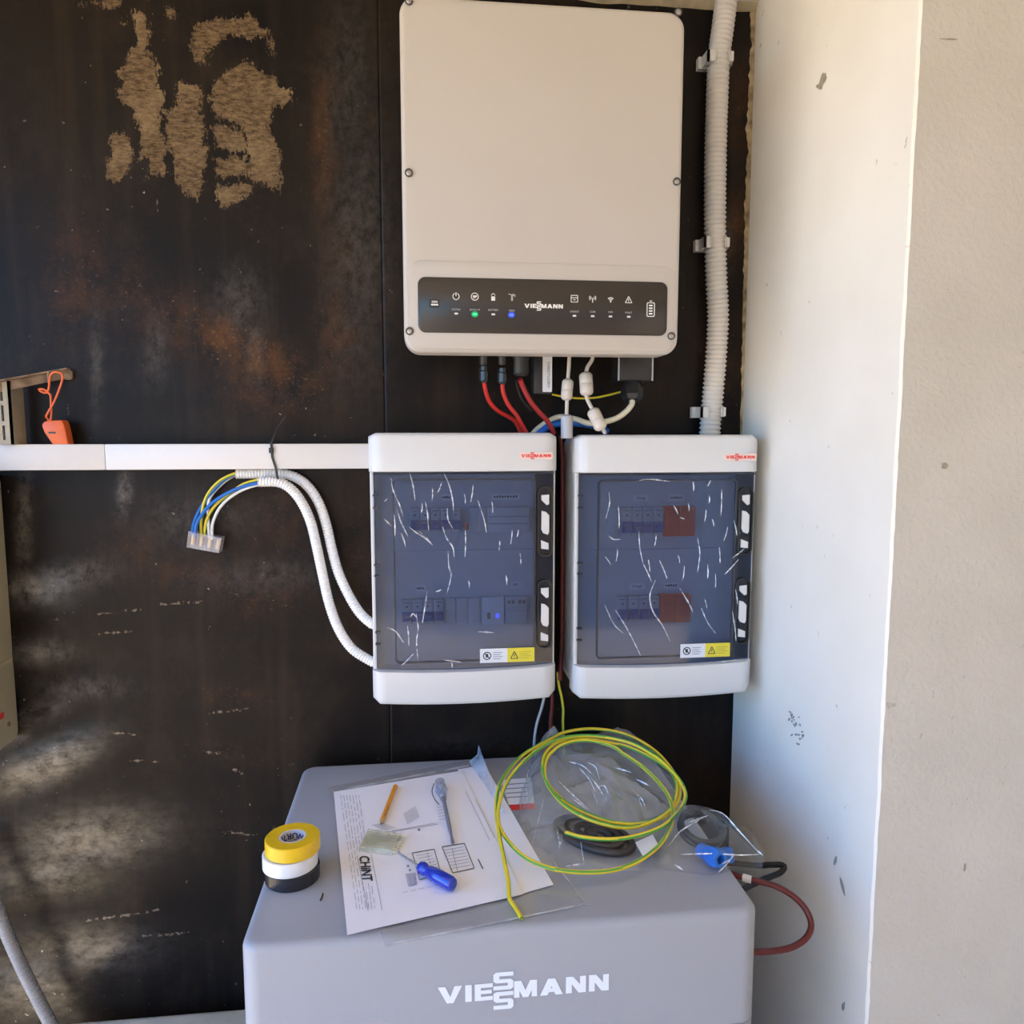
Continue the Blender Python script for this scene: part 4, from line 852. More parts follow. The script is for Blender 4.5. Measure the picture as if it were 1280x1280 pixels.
mb = MB(); tl = cr([h+Vector((0, .002, .004)), wy(340, 552, ty), wy(344, 542, ty+.004), wy(350, 531, ty+.01), wy(357, 521, ty+.012)], .003); tube(mb, tl, lambda i: .0017, 6); mb.build('tail', M_black, ct); adopt(ct)

# ---- rusty bracket with whistle
M_rust = mat('rusty_steel', (0.13, 0.075, 0.045), 0.75, metal=.2, scale=60, col2=(0.36, 0.26, 0.18), bump=.5, bscale=150)
M_upr = mat('weathered_cream_steel', (0.36, 0.31, 0.22), 0.7, var=.15, scale=25)
S3 = lambda x, y: (x/8.533, 450+y/8.533)
br = thing('shelf_bracket', 'rusty steel arm on a slotted upright above the trunking', 'bracket', (-.70, 0, tz1))
A0 = wy(*S3(-160, 330), -.060); A1 = wy(*S3(745, 150), -.008); ad = (A1-A0).normalized(); an = Vector((ad.z, 0, -ad.x)).normalized(); mb = MB()
for o_, w_, h_ in ((Vector((0, 0, 0)), .003, .017), (Vector((0, -.016, 0)), .018, .003)):
    if w_ < .01: q = [(0, -.006), (.003, -.006), (.003, .010), (0, .010)]
    else: q = [(-.016, .008), (.003, .008), (.003, .0105), (-.016, .0105)]
    vs = [A0+Y*a+Z*b for a, b in q]+[A1+Y*a*.7+Z*b*.9 for a, b in q]; mb.add(vs, [(0, 1, 2, 3), (7, 6, 5, 4)]+[(k, (k+1) % 4, 4+(k+1) % 4, 4+k) for k in range(4)])
mb.build('arm', M_rust, br, smooth=False)
c = wy(*S3(515, 165), -.03); mb = MB(); rod(mb, [(.002, -.012), (.002, .006)], c, Z, 8); mb.build('hook_pin', M_rust, br)
c = wy(*S3(700, 155), -.012); mb = MB(); slab(mb, rrect(.014, .016, .004, 4, c.x, c.z), (0, -.001, 0), d=.006, b=.001, **FRONT); mb.build('wall_plate', M_rust, br)
xl = wy(*S3(-60, 700), -.05).x; xr = wy(*S3(125, 700), -.05).x; zt_ = wy(*S3(60, 225), -.05).z; xs0 = wy(*S3(22, 700), -.05).x; xs1 = wy(*S3(50, 700), -.05).x
up_ = MB(); up_.box((xl, -.05, tz1), (xs0, -.046, zt_)); up_.box((xs1, -.05, tz1), (xr, -.046, zt_)); up_.box((xr-.003, -.05, tz1), (xr, -.008, zt_))
for q in (.0, .30, .62, .93): 
    zz = tz1+(zt_-tz1)*q; up_.box((xs0, -.05, zz), (xs1, -.046, min(zt_, zz+(zt_-tz1)*(.07 if q < .9 else .07))))
up_.build('upright', M_upr, br, smooth=False); adopt(br)
M_org = mat('orange_plastic', (0.72, 0.13, 0.03), 0.4, var=.1, scale=40)
wh = thing('whistle', 'orange plastic whistle hanging by its cord from the rusty arm', 'whistle', wy(*S3(600, 900), -.03))
wp = [(442,700),(455,668),(480,652),(520,645),(640,640),(668,655),(685,700),(705,790),(728,905),(560,905),(470,775)]
q = [wy(*S3(*p), -.038) for p in wp]; mb = MB(); slab(mb, [(p.x, p.z) for p in q], (0, -.018, 0), d=.020, b=.0025, **FRONT); wbdy = mb.build('whistle_body', M_org, wh)
c = wy(*S3(555, 775), -.0384); mb = MB(); slab(mb, rrect(.011, .0028, .001, 3, c.x, c.z), (0, -.0376, 0), d=.0009, **FRONT); mb.build('sound_slot', M_recess, wbdy, smooth=False)
cord = [(525,650),(500,615),(492,600),(520,545),(580,440),(640,290),(668,190),(655,145),(600,128),(550,145),(530,200),(525,270),(515,320),(500,345)]
P = [wy(*S3(*p), -.034-.012*math.sin(i/13*3.14)) for i, p in enumerate(cord)]; mb = MB(); tube(mb, cr(P, .002), .0016, 8); mb.build('cord', M_org, wh)
P = [wy(*S3(*p), -.036) for p in ((500,345),(470,350),(430,330),(415,312),(450,310),(490,325),(520,355),(540,380),(545,480),(548,560),(540,650))]; mb = MB(); tube(mb, cr(P, .002), .0017, 8); mb.build('cord', M_org, wh); adopt(wh)

# ---- cream board at the left, grey hose, cream lid below
M_cream = mat('aged_cream_plastic', (0.50, 0.42, 0.25), 0.5, var=.06, scale=9, bump=.1, bscale=80)
e0 = wy(6, 592, -.004); e1 = wy(18.5, 921, -.004); xc = (e0.x+e1.x)/2; hb = e0.z-e1.z; dp_ = .15
t = thing('wall_box', 'aged cream plastic wall box with rounded edges under the trunking', 'electrical box', (xc-.13, 0, e1.z))
mb = MB(); slab(mb, rrect(dp_, hb, .014, 6, dp_/2, hb/2), (xc-.26, -.002, e1.z), -Y, Z, X, .26, b=.004, seg=2); mb.build('housing', M_cream, t)
for q in (.30, .62): mb = MB(); mb.box((xc-.0002, -.135, e1.z+hb*q), (xc+.0022, -.014, e1.z+hb*q+.006)); mb.build('moulded_rib', M_cream, t, smooth=False)
c = wx(11, 905, xc+.0004); mb = MB(); rod(mb, [(.004, -.001), (.004, .0012)], (xc, c.y, c.z), X, 12); mb.build('screw', M_rust, t)
c = wx(2, 895, xc+.0004); mb = MB(); slab(mb, rrect(.014, .010, .002, 3), (xc, c.y, c.z), -Y, Z, X, .0006); mb.build('red_sticker', M_red, t, smooth=False)
adopt(t)
P = [wy(*p, -.05) for p in ((-40, 1060), (-8, 1125), (8, 1165), (28, 1210), (48, 1250), (66, 1285), (95, 1345))]
mb = MB(); corrugated(mb, P, .0105, .0042, .0012, 16); tag(mb.build('flexible_hose', mat('grey_hose', (0.30, 0.28, 0.26), .45, metal=.2), angle=70), 'grey ribbed flexible hose slanting down the black wall', 'hose')
# cream crate standing on the floor beside the battery: only its lid rises into view
zl = .545; a = wz(72, 1282, zl); lidx0 = a.x-.02
t = thing('storage_crate', 'pale cream plastic crate whose lid edge shows beside the battery', 'crate', (-.46, -.20, 0))
yb = -.03; xa = wy(80, 1268, yb).x; zl = wy(180, 1266, yb).z
bbox_obj('crate_body', (xa+.015, -.42, 0), (-.235, -.05, zl-.04), .02, M_cream, t)
ld = bbox_obj('lid', (xa, -.44, zl-.045), (-.225, yb, zl), .018, mat('cream_lid', (0.62, 0.56, 0.42), .45, var=.12, scale=18), t, 4)
for k in range(7): x = xa+.05+.05*k; mb = MB(); slab(mb, rrect(.018, .30, .006, 4, x, -.24), (0, 0, zl), X, Y, Z, .0035, b=.0015); mb.build('lid_rib', bpy.data.materials['cream_lid'], ld)
adopt(t)

# ================================================================== BATTERY CABINET
BZ = .923; bx0, bx1, by0, by1 = -.2135, .3985, -.508, -.035
M_bat = mat('battery_grey', (0.36, 0.37, 0.40), 0.45, var=.015, scale=5, bump=.06, bscale=700)
M_batt = mat('battery_lid_grey', (0.37, 0.385, 0.42), 0.5, var=.02, scale=5, bump=.06, bscale=700)
bat = thing('battery_cabinet', 'grey floor-standing battery cabinet with white raised lettering', 'battery', (.0925, -.27, 0))
zsm = wy(930, 1279, by0).z
def rbox(name, z0, z1, m, bt, parent, r=.022):
    mb = MB(); poly = rrect(bx1-bx0, by1-by0, r, 8, (bx0+bx1)/2, (by0+by1)/2); slab(mb, poly, (0, 0, z0), X, Y, Z, z1-z0, b=bt, seg=4); return mb.build(name, m, parent, angle=50)
top = rbox('module', zsm+.0008, BZ, M_bat, .010, bat); rbox('module', zsm-.30, zsm-.0008, M_bat, .0008, bat); rbox('module', .10, zsm-.3016, M_bat, .0008, bat)
mb = MB(); poly = rrect(bx1-bx0-.02, by1-by0-.02, .02, 6, (bx0+bx1)/2, (by0+by1)/2); slab(mb, poly, (0, 0, 0), X, Y, Z, .1); mb.build('plinth', M_dark, bat)
a = wy(548, 1241, by0-.0006); b_ = wy(761, 1225, by0-.0006); c = wy(655, 1236, by0-.0006)
mb = MB(); wordmark(mb, b_.x-a.x, (c.x, by0-.0006, c.z), d=0.0, **FRONT); mb.build('logo', mat('logo_white', (0.80, 0.85, 0.92), .5, var=.01), top, smooth=False, recalc=False)
TZ = BZ+.0004
def tquad(pts, z=TZ): return [wz(px, py, z) for px, py in pts]
mb = MB(); mb.add(tquad([(626, 975), (664, 972), (668, 1004), (636, 1006)]), [(0, 1, 2, 3)]); mb.add(tquad([(637, 1006), (668, 1004), (669, 1011), (640, 1013)]), [(0, 1, 2, 3)], 1)
for k in range(4): mb.add(tquad([(632, 980+5.5*k), (660, 978+5.5*k), (660.6, 979.3+5.5*k), (632.6, 981.3+5.5*k)], TZ+.0002), [(0, 1, 2, 3)], 2)
mb.build('rating_label', [M_lab, M_red, M_inkg], bat, smooth=False, recalc=False); adopt(bat)

# ---- cables beside and behind the battery
P = [Vector((.36, -.33, BZ-.05)), wy(926, 1096, -.36), wy(945, 1101, -.37), wy(968, 1107, -.38), wy(990, 1119, -.39), wy(1006, 1135, -.40), wy(1014, 1155, -.41), wy(1008, 1172, -.42), wy(990, 1184, -.43), wy(966, 1189, -.44), wy(944, 1190, -.45), Vector((.392, -.45, wy(936, 1190, -.45).z))]
P[0] = Vector((.3995, P[1].y+.02, P[1].z+.004))
t = thing('battery_cable', 'dark red cable looping out beside the grey battery', 'cable', P[-1])
mb = MB(); tube(mb, cr(P, .004), .0042, 12); mb.build('sheath', M_dkred, t)
d = (wy(941, 1100, -.37)-wy(926, 1096, -.362)); mb = MB(); rod(mb, [(.0054, 0), (.0054, d.length*.75)], wy(928, 1096.6, -.362), d, 12); mb.build('marker_sleeve', M_lab, t); adopt(t)
P = [Vector((.3995, -.16, wy(905, 1082, -.2).z)), wy(935, 1081, -.24), wy(962, 1081, -.26), wy(976, 1081, -.27), wy(980.5, 1084, -.275), wy(975, 1091, -.28), wy(958, 1098, -.29), wy(940, 1106, -.30), wy(928, 1112, -.31)]
P[-1].x = max(P[-1].x, .4035)
wire('battery_cable', P, .0045, M_black, 'black cable bent sharply between the battery and the pier', step=.003)
z_b = 1.072
t_ = [('grey_cable', M_greyc, .0026, [(681, 868), (677, 885), (671, 905), (668, 925), (667, 950)], 'thin grey cable hanging below the boxes behind the battery'), ('red_cable', M_dkred, .0036, [(690.5, 866), (690, 885), (688.5, 900), (688, 930), (688, 955)], 'dark red cable hanging straight down below the boxes')]
for nm, m, r_, pts, lab in t_: wire(nm, [wy(*p, -.020) for p in pts], r_, m, lab)
striped('earth_wire', [wy(*p, -.018) for p in ((697, 840), (698.5, 856), (702, 872), (704, 888), (703.5, 902), (704.5, 930), (705, 950))], .0024, 'yellow-green wire hanging from the gap between the boxes')
P = [wy(x, y, -.03) for x, y in ((700, 545), (702, 560), (703, 600), (703, 700), (702, 800), (700, 850))]
wire('red_cable', P, .0042, M_dkred, 'dark red cable running down the gap between the boxes')

# ================================================================== TAPES
G = 'electrical tape rolls stacked on the battery'
def tape(name, c, r, h, tilt, m, label):
    t = thing(name, label, 'tape roll', c, G); A = Vector(tilt).normalized(); ri = r*.47
    mb = MB(); lathe(mb, [(ri+.001, .0006), (ri+.001, h-.0006), (ri+.0016, h), (r-.0012, h), (r, h-.0012), (r, .0012), (r-.0012, 0), (ri+.0016, 0)], (0, 0, 0), A, 48); mb.build('wound_tape', m, t)
    mb = MB(); lathe(mb, [(ri-.0016, .0004), (ri-.0016, h-.0004), (ri+.001, h-.0004), (ri+.001, .0004)], (0, 0, 0), A, 40); core = mb.build('core', mat('tape_core', (.62, .60, .60), .6) if 'tape_core' not in bpy.data.materials else bpy.data.materials['tape_core'], t)
    return t, A, ri, core
c = wz(366, 1097, BZ+.0002); th = .0185; tr_ = .0345
tape('tape_roll', (c.x, c.y, BZ+.0002), tr_, th, (0, 0, 1), mat('tape_black', (.018, .018, .022), .25), 'black tape roll at the bottom of the stack')
tape('tape_roll', (c.x-.0022, c.y-.001, BZ+.0006+th), tr_, th, (0, 0, 1), mat('tape_white', (.80, .80, .80), .3), 'white tape roll in the middle of the stack')
cy_ = (c.x+.0012, c.y+.0005, BZ+.0010+2*th+.0004)
t, A, ri, core = tape('tape_roll', cy_, tr_, th, (.0, .0, 1), mat('tape_yellow', (.80, .52, .015), .3), 'yellow tape roll on top of the stack')
def around(mb, s, h, z0, a0, rad):                    # lettering round the inside of the core, upside down
    m2 = MB(); letters(m2, s, 0, 0, h, O=(0, 0, 0), U=X, V=Y, N=Z, d=0, bold=.03)
    vs = []
    for v in m2.v:
        a = a0+v[0]/rad; vs.append((rad*math.cos(a), rad*math.sin(a), z0-v[1]))
    mb.add(vs, m2.f)
mb = MB(); around(mb, 'WÜRTH', .0078, th-.004, math.radians(25), ri-.0019); around(mb, 'W', .006, th-.004, math.radians(-30), ri-.0019); mb.build('core_print', mat('navy_print', (.02, .03, .12), .6), core, smooth=False, recalc=False)

# ================================================================== PAPERS AND TOOLS ON THE BATTERY
M_paper = mat('paper', (0.90, 0.89, 0.94), 0.75, var=.02, scale=12)
M_sleeve = film('sleeve_plastic', (0.985, 0.985, 0.99), white=.15, wcol=(.85, .87, .90), rough=.16, wscale=14, wvar=.4)
def sheet(name, corners, z, m, label, cat, nx=16, ny=16, lift=None, seed=0, thick=.0002, amp=.0006):
    c = [wz(px, py, z) for px, py in corners]; mb = MB(); vs = []; fs = []
    for j in range(ny+1):
        for i in range(nx+1):
            u_, v_ = i/nx, j/ny; p = (c[0]*(1-u_)+c[1]*u_)*(1-v_)+(c[3]*(1-u_)+c[2]*u_)*v_
            p.z += amp*(.5+.5*noise.noise(Vector((u_*4, v_*4, seed))))
            if lift: p.z += lift(u_, v_)
            vs.append(p)
    n = (nx+1)*(ny+1); vs += [p-Z*thick for p in vs]
    for j in range(ny):
        for i in range(nx):
            a = j*(nx+1)+i; fs.append((a, a+1, a+nx+2, a+nx+1)); fs.append((n+a, n+a+nx+1, n+a+nx+2, n+a+1))
    mb.add(vs, fs); o = mb.build(name, m, recalc=False); tag(o, label, cat); return o
# second plastic sleeve under everything: wide, its right back corner curls up
def curl(u_, v_):
    d = max(0, (u_-.80)/.20)*max(0, (.38-v_)/.38); return .085*d*d*(3-2*d)
slv = sheet('plastic_sleeve', [(409, 984), (586, 950), (737, 1131), (482, 1184)], BZ+.0006, M_sleeve, 'clear plastic document sleeve lying under the printed sheets', 'sleeve', 24, 24, None, 3, .0001)
M_seam_highlight = film('sleeve_seam_highlight', (.95, .96, .97), white=.5, wcol=(.88, .90, .93), rough=.2)  # whitish seam; its white also paints the sleeve's edge highlights
for a_, b_, w_ in (((411, 990), (586, 957), 2.2), ((483, 1181), (736, 1129), 2.0), ((735, 1131), (690, 1075), 1.5)):
    a_ = Vector(a_); b_ = Vector(b_); n2 = (b_-a_).normalized(); n2 = Vector((-n2.y, n2.x))*w_/2; mb = MB(); mb.add([wz(*q, BZ+.0020) for q in (a_+n2, a_-n2, b_-n2, b_+n2)], [(0, 1, 2, 3)]); mb.build('seam_highlight', M_seam_highlight, slv, smooth=False, recalc=False)
mb = MB(); vs = []; n = 14
for i in range(n+1):
    q = i/n; base = Vector((586+44*q, 952+66*q)); tip = Vector((598+33*q, 931+86*q))
    b0 = wz(base.x, base.y, BZ+.0022); hh = .028*(1-q)**1.2; d0 = wy(tip.x, tip.y, b0.y-.004); vs += [b0, b0.lerp(d0, .5)+Vector((.006*(1-q), -.006*(1-q), 0)), d0]
fs = [(i*3+k, i*3+k+1, i*3+k+4, i*3+k+3) for i in range(n) for k in (0, 1)]; mb.add(vs, fs)
tag(mb.build('plastic_sleeve', film('curled_sleeve', (.92, .94, .97), white=.38, wcol=(.80, .84, .90), rough=.15), recalc=False), 'clear plastic sleeve curled up on edge behind the printed sheets', 'sleeve')
sheet('paper_sheet', [(572, 962), (606, 956), (692, 1106), (636, 1122)], BZ+.0022, M_paper, 'white sheet half hidden beneath the printed sheet with black lettering', 'paper', 10, 20, None, 5)
PZ_ = BZ+.0036
doc = thing('paper_sheet', 'printed white sheet with CHINT lettering and drawn tables', 'paper', wz(520, 1070, BZ))
o = sheet('page', [(417, 990), (577, 963.5), (654, 1118), (434, 1169)], PZ_, M_paper, 'x', 'x', 18, 18, None, 8); del o['label'], o['category']; o.parent = doc
T4 = lambda x, y: (400+x/5.818, 920+y/5.818)
pz = PZ_+.0012
pr = MB()
def stroke(a, b, w, mi=0):
    a = Vector(a); b = Vector(b); t = (b-a).normalized(); p = Vector((-t.y, t.x))*w/2
    pr.add([wz(*q, pz) for q in (a+p, a-p, b-p, b+p)], [(0, 1, 2, 3)], mi)
def qbox(c, w, mi=0):
    for i in range(4): stroke(c[i], c[(i+1) % 4], w, mi)
qbox([T4(672, 850), T4(830, 822), T4(880, 1000), T4(725, 1045)], .8); qbox([T4(888, 805), T4(1050, 780), T4(1122, 960), T4(965, 995)], .9)
for k in range(7): stroke(T4(700+12*k, 870+22*k), T4(800+13*k, 850+20*k), .5, 1); stroke(T4(905+9*k, 830+22*k), T4(1040+10*k, 806+22*k), .5, 1)
stroke(T4(960, 815), T4(1000, 985), .6, 1); stroke(T4(780, 850), T4(825, 1010), .5, 1)
qbox([T4(625, 1005), T4(690, 995), T4(702, 1080), T4(645, 1092)], .6, 1); pr.add([wz(*T4(*q), pz) for q in ((632, 1012), (685, 1002), (696, 1076), (650, 1086))], [(0, 1, 2, 3)], 2)
for q in ((640, 945), (655, 975), (720, 680)): pr.add([wz(*T4(q[0]+a, q[1]+b), pz) for a, b in ((-8, -8), (8, -8), (8, 8), (-8, 8))], [(0, 1, 2, 3)], 1)
rg = random.Random(4)
for col, n_, x_, y_, x2, y2 in ((0, 7, 150, 440, 320, 1270), ):
    for k in range(n_):
        xa_ = 150+22*k; xb_ = xa_+118
        s = 0
        while s < 1:
            l_ = .02+.06*rg.random(); e = min(1, s+l_)
            if not (.50 < s < .76 and k > 2): stroke(T4(xa_+(xb_-xa_)*s, 430+830*s), T4(xa_+(xb_-xa_)*e, 430+830*e), .55, 1)
            s = e+.012+.02*rg.random()
stroke(T4(270, 870), T4(350, 1270), .6, 1); stroke(T4(372, 860), T4(452, 1270), .6, 1)
stroke(T4(345, 720), T4(860, 640), .5, 1); stroke(T4(520, 690), T4(840, 632), .4, 1); stroke(T4(1060, 400), T4(1235, 760), .5, 1); stroke(T4(1130, 460), T4(1270, 740), .5, 1); stroke(T4(1150, 895), T4(1185, 965), 1.2, 0)
for k in range(9): stroke(T4(610+10*k, 560-6*k), T4(640+10*k, 640-6*k), .5, 1)
for k in range(5): stroke(T4(380+20*k, 650+8*k), T4(470+20*k, 634+8*k), .5, 1); stroke(T4(850+4*k, 520+22*k), T4(920+4*k, 508+22*k), .4, 1)
for k in range(6): stroke(T4(600+60*k, 1140-14*k+k), T4(640+60*k, 1130-14*k+k), .5, 2)
# lettering runs down the page
m2 = MB(); letters(m2, 'CHiNT', 0, 0, 1, O=(0, 0, 0), U=X, V=Y, N=Z, d=0, bold=.025); xm = max(v[0] for v in m2.v)
cA, cB, cC, cD = Vector(T4(285, 872)), Vector(T4(312, 1055)), Vector(T4(384, 1052)), Vector(T4(355, 868))      # baseline start, baseline end, top end, top start
vs = []
for v in m2.v:
    s, q = v[0]/xm, v[1]; p = cA.lerp(cB, s).lerp(cD.lerp(cC, s), q); vs.append(wz(p.x, p.y, pz))
pr.add(vs, m2.f, 0)
po_ = pr.build('page_print', [M_ink, M_inkg, mat('pale_print', (.48, .48, .56), .7)], doc, smooth=False, recalc=False); po_['kind'] = 'stuff'; adopt(doc)

# pencil
tz_ = PZ_+.0012
def axis_frame(p0, p1): d = p1-p0; return p0, d.normalized(), d.length
p0, ax, L = axis_frame(wz(*T4(440, 645), tz_+.0036), wz(*T4(549, 364), tz_+.0036))
t = thing('pencil', 'short orange pencil lying on the printed sheet', 'pencil', (p0.x, p0.y, tz_))
mb = MB(); rod(mb, [(.0036, .011), (.0036, L)], p0, ax, 6); mb.build('barrel', mat('pencil_orange', (.80, .33, .02), .4), t, angle=25)
mb = MB(); rod(mb, [(.0009, .003), (.0034, .0112)], p0, ax, 10); mb.build('sharpened_wood', mat('pencil_wood', (.55, .36, .18), .7), t)
mb = MB(); rod(mb, [(.0002, 0), (.0010, .0032)], p0, ax, 8); mb.build('lead', M_ink, t)
mb = MB(); sd = ax.cross(Z).normalized()
for k in range(9): q = p0+ax*(.020+.0035*k)+sd*.0018+Z*.0034; mb.add([q, q+ax*.0022, q+ax*.0022+sd*.0012-Z*.0006, q+sd*.0012-Z*.0006], [(0, 1, 2, 3)])
mb.build('stamp', M_ink, t, smooth=False, recalc=False); adopt(t)
# mains tester
p0, ax, L = axis_frame(wz(*T4(870, 330), tz_+.009), wz(*T4(968, 788), tz_+.002))
t = thing('voltage_tester', 'clear-handled voltage tester screwdriver lying on the printed sheet', 'screwdriver', (p0.x, p0.y, tz_))
mb = MB(); rod(mb, [(.005, 0), (.0082, .003), (.0090, .010), (.0080, .019), (.0096, .024), (.0096, .031), (.0080, .036), (.0062, .048), (.0050, .056)], p0, ax, 10); mb.build('handle', film('tester_clear', (.86, .87, .92), white=.22, wcol=(.70, .72, .80), rough=.05, gloss=1.5), t, angle=25)
mb = MB(); rod(mb, [(.0025, .004), (.0025, .028)], p0, ax, 8); mb.build('lamp_tube', M_greyc, t)
mb = MB(); rod(mb, [(.0042, .054), (.0042, .060), (.0030, .064), (.0030, L*.75), (.0018, L*.88), (.0024, L-.004), (.0006, L)], p0, ax, 10); mb.build('blade', mat('tester_blade', (.30, .31, .36), .35, metal=.5), t)
P = [wz(*T4(*q), tz_+.010) for q in ((830, 345), (815, 400), (832, 455), (865, 498))]; mb = MB(); tube(mb, cr(P, .002), .0007, 6); mb.build('pocket_clip', M_ink, t); adopt(t)
# blue screwdriver
p0, ax, L = axis_frame(wz(*T4(972, 1085), tz_+.0095), wz(*T4(725, 950), tz_+.0085)); pe = wz(*T4(565, 846), tz_+.006)
t = thing('screwdriver', 'screwdriver with blue handle lying on the printed sheet', 'screwdriver', (p0.x, p0.y, tz_))
mb = MB(); seg_ = 24; prof = [(.004, -.001), (.0075, .001), (.0090, .005), (.0092, L*.45), (.0082, L*.66), (.0062, L*.76), (.0078, L*.84), (.0084, L*.90), (.0066, L*.98), (.002, L)]
u_ = ax.orthogonal().normalized(); w_ = ax.cross(u_); vs = []; fs = []
for i, (r_, h_) in enumerate(prof):
    for k in range(seg_): a = 2*math.pi*k/seg_; rr = r_*(1-.07*(1 if k % 4 == 0 and 1 < i < 5 else 0)); vs.append(p0+(u_*math.cos(a)+w_*math.sin(a))*rr+ax*h_)
for i in range(len(prof)-1):
    for k in range(seg_): fs.append((i*seg_+k, i*seg_+(k+1) % seg_, (i+1)*seg_+(k+1) % seg_, (i+1)*seg_+k))
fs += [tuple(range(seg_-1, -1, -1)), tuple((len(prof)-1)*seg_+k for k in range(seg_))]; mb.add(vs, fs)
mb.build('handle', mat('handle_blue', (.012, .035, .42), .12, coat=.6), t, angle=50)
d_ = pe-(p0+ax*L); mb = MB(); rod(mb, [(.0016, -.004), (.0016, d_.length*.93), (.0019, d_.length*.97), (.0006, d_.length)], p0+ax*L, d_, 10); mb.build('shaft', mat('shaft_steel', (.65, .65, .66), .25, metal=.9), t); adopt(t)
# clear strip of terminal caps
t = thing('terminal_strip', 'pale translucent strip of terminals lying above the black lettering', 'terminal block', wz(*T4(420, 800), tz_))
c4 = [Vector(T4(*q)) for q in ((345, 705), (600, 745), (525, 868), (280, 838))]; M_ts = film('strip_clear', (.95, .95, .88), white=.30, wcol=(.92, .90, .76), rough=.1)
for k in range(7):
    q0, q1 = k/7+.006, (k+1)/7-.006; f = [c4[0].lerp(c4[3], q0), c4[1].lerp(c4[2], q0), c4[1].lerp(c4[2], q1), c4[0].lerp(c4[3], q1)]
    b0 = [wz(*p, tz_) for p in f]; mb = MB(); hh = .0075; ins = [p.lerp(sum(b0, Vector())/4, .06)+Z*hh for p in b0]; mb.add(b0+ins, [(3, 2, 1, 0), (4, 5, 6, 7), (0, 1, 5, 4), (1, 2, 6, 5), (2, 3, 7, 6), (3, 0, 4, 7)]); ce = mb.build('cell', M_ts, t, smooth=False)
    e = (b0[1]+b0[2])/2; dv = (b0[1]-b0[0]).normalized(); mb = MB(); rod(mb, [(.0022, -.004), (.0022, .004)], e+Z*.0036, dv, 10); mb.build('terminal_mouth', M_ts, ce)
adopt(t)
# black snippet of insulation
P = [wz(x, y, BZ+.0012) for x, y in ((403.5, 1117), (402.5, 1121), (400.5, 1125.5))]; wire('wire_offcut', P, .0009, M_black, 'tiny black offcut lying on the battery beside the tapes', 'offcut', step=.002)

# ================================================================== BAGS AND COIL OF EARTH WIRE
c_lo = wz(735, 1089, BZ+.006); c_hi = wy(742, 912, -.085)
pn = (X*1.0).cross((c_hi-c_lo).normalized()).normalized()
if pn.z < 0: pn = -pn
def cp(x, y, off): return wplane(610+x/4.742, 890+y/4.742, c_lo+pn*off, pn)
coil_px = [(48,580),(60,460),(110,360),(200,260),(330,180),(450,122),(600,100),(750,115),(880,160),(1000,240),(1080,330),(1125,410),(1135,490),(1105,565),(1040,622),(900,662),(750,655),(600,608),(470,540),(380,460),(335,380),(322,310),(345,240),(405,185),(500,160),(620,165),(740,188),(820,205),(950,262),(1075,345),(1115,420),(1112,500),(1070,585),(960,655),(830,685),(700,668),(560,620),(440,540),(360,440),(335,350),(355,265),(430,200),(520,172),(620,172),(740,205),(800,245),(910,320),(1010,415),(1075,510),(1095,600),(1080,690),(1010,795),(890,885),(740,938),(560,950),(380,928),(220,862),(110,752),(62,650),(70,530),(115,415),(190,315),(300,220),(420,160),(560,140),(700,150),(850,185),(990,262),(1100,360),(1160,450),(1168,520),(1120,600),(1030,680),(880,735),(720,755),(560,742),(460,715)]
n_ = len(coil_px); P = []
tail = [((200,1225), .9285), ((165,1165), .929), ((128,1105), .931), ((120,1000), .936), ((92,860), .945), ((62,700), .955)]
for (x, y), z in tail: P.append(wz(610+x/4.742, 890+y/4.742, z-.923+BZ))
zz0 = cp(48, 580, .004).z
for i, (x, y) in enumerate(coil_px): P.append(cp(x, y, .004+.012*i/(n_-1)))
path = cr(P, .004); mb = MB(); tube(mb, path, .0028, 14, mi=lambda i, k: 1 if ((k+int(i*.045)) % 14) in (0, 1, 2, 7, 8) else 0)
t = thing('wire_coil', 'loose coil of yellow-green earth wire resting on the bags', 'wire coil', P[0])
mb.build('insulation', [M_yel, M_grn], t)
mb = MB(); d = (path[0]-path[2]).normalized(); rod(mb, [(.0017, -.001), (.0017, .0012)], path[0], d, 10); mb.build('copper_end', M_brass, t)
mb = MB(); d = (path[-1]-path[-3]).normalized(); rod(mb, [(.0017, -.001), (.0017, .0012)], path[-1], d, 10); mb.build('copper_end', M_brass, t); adopt(t)

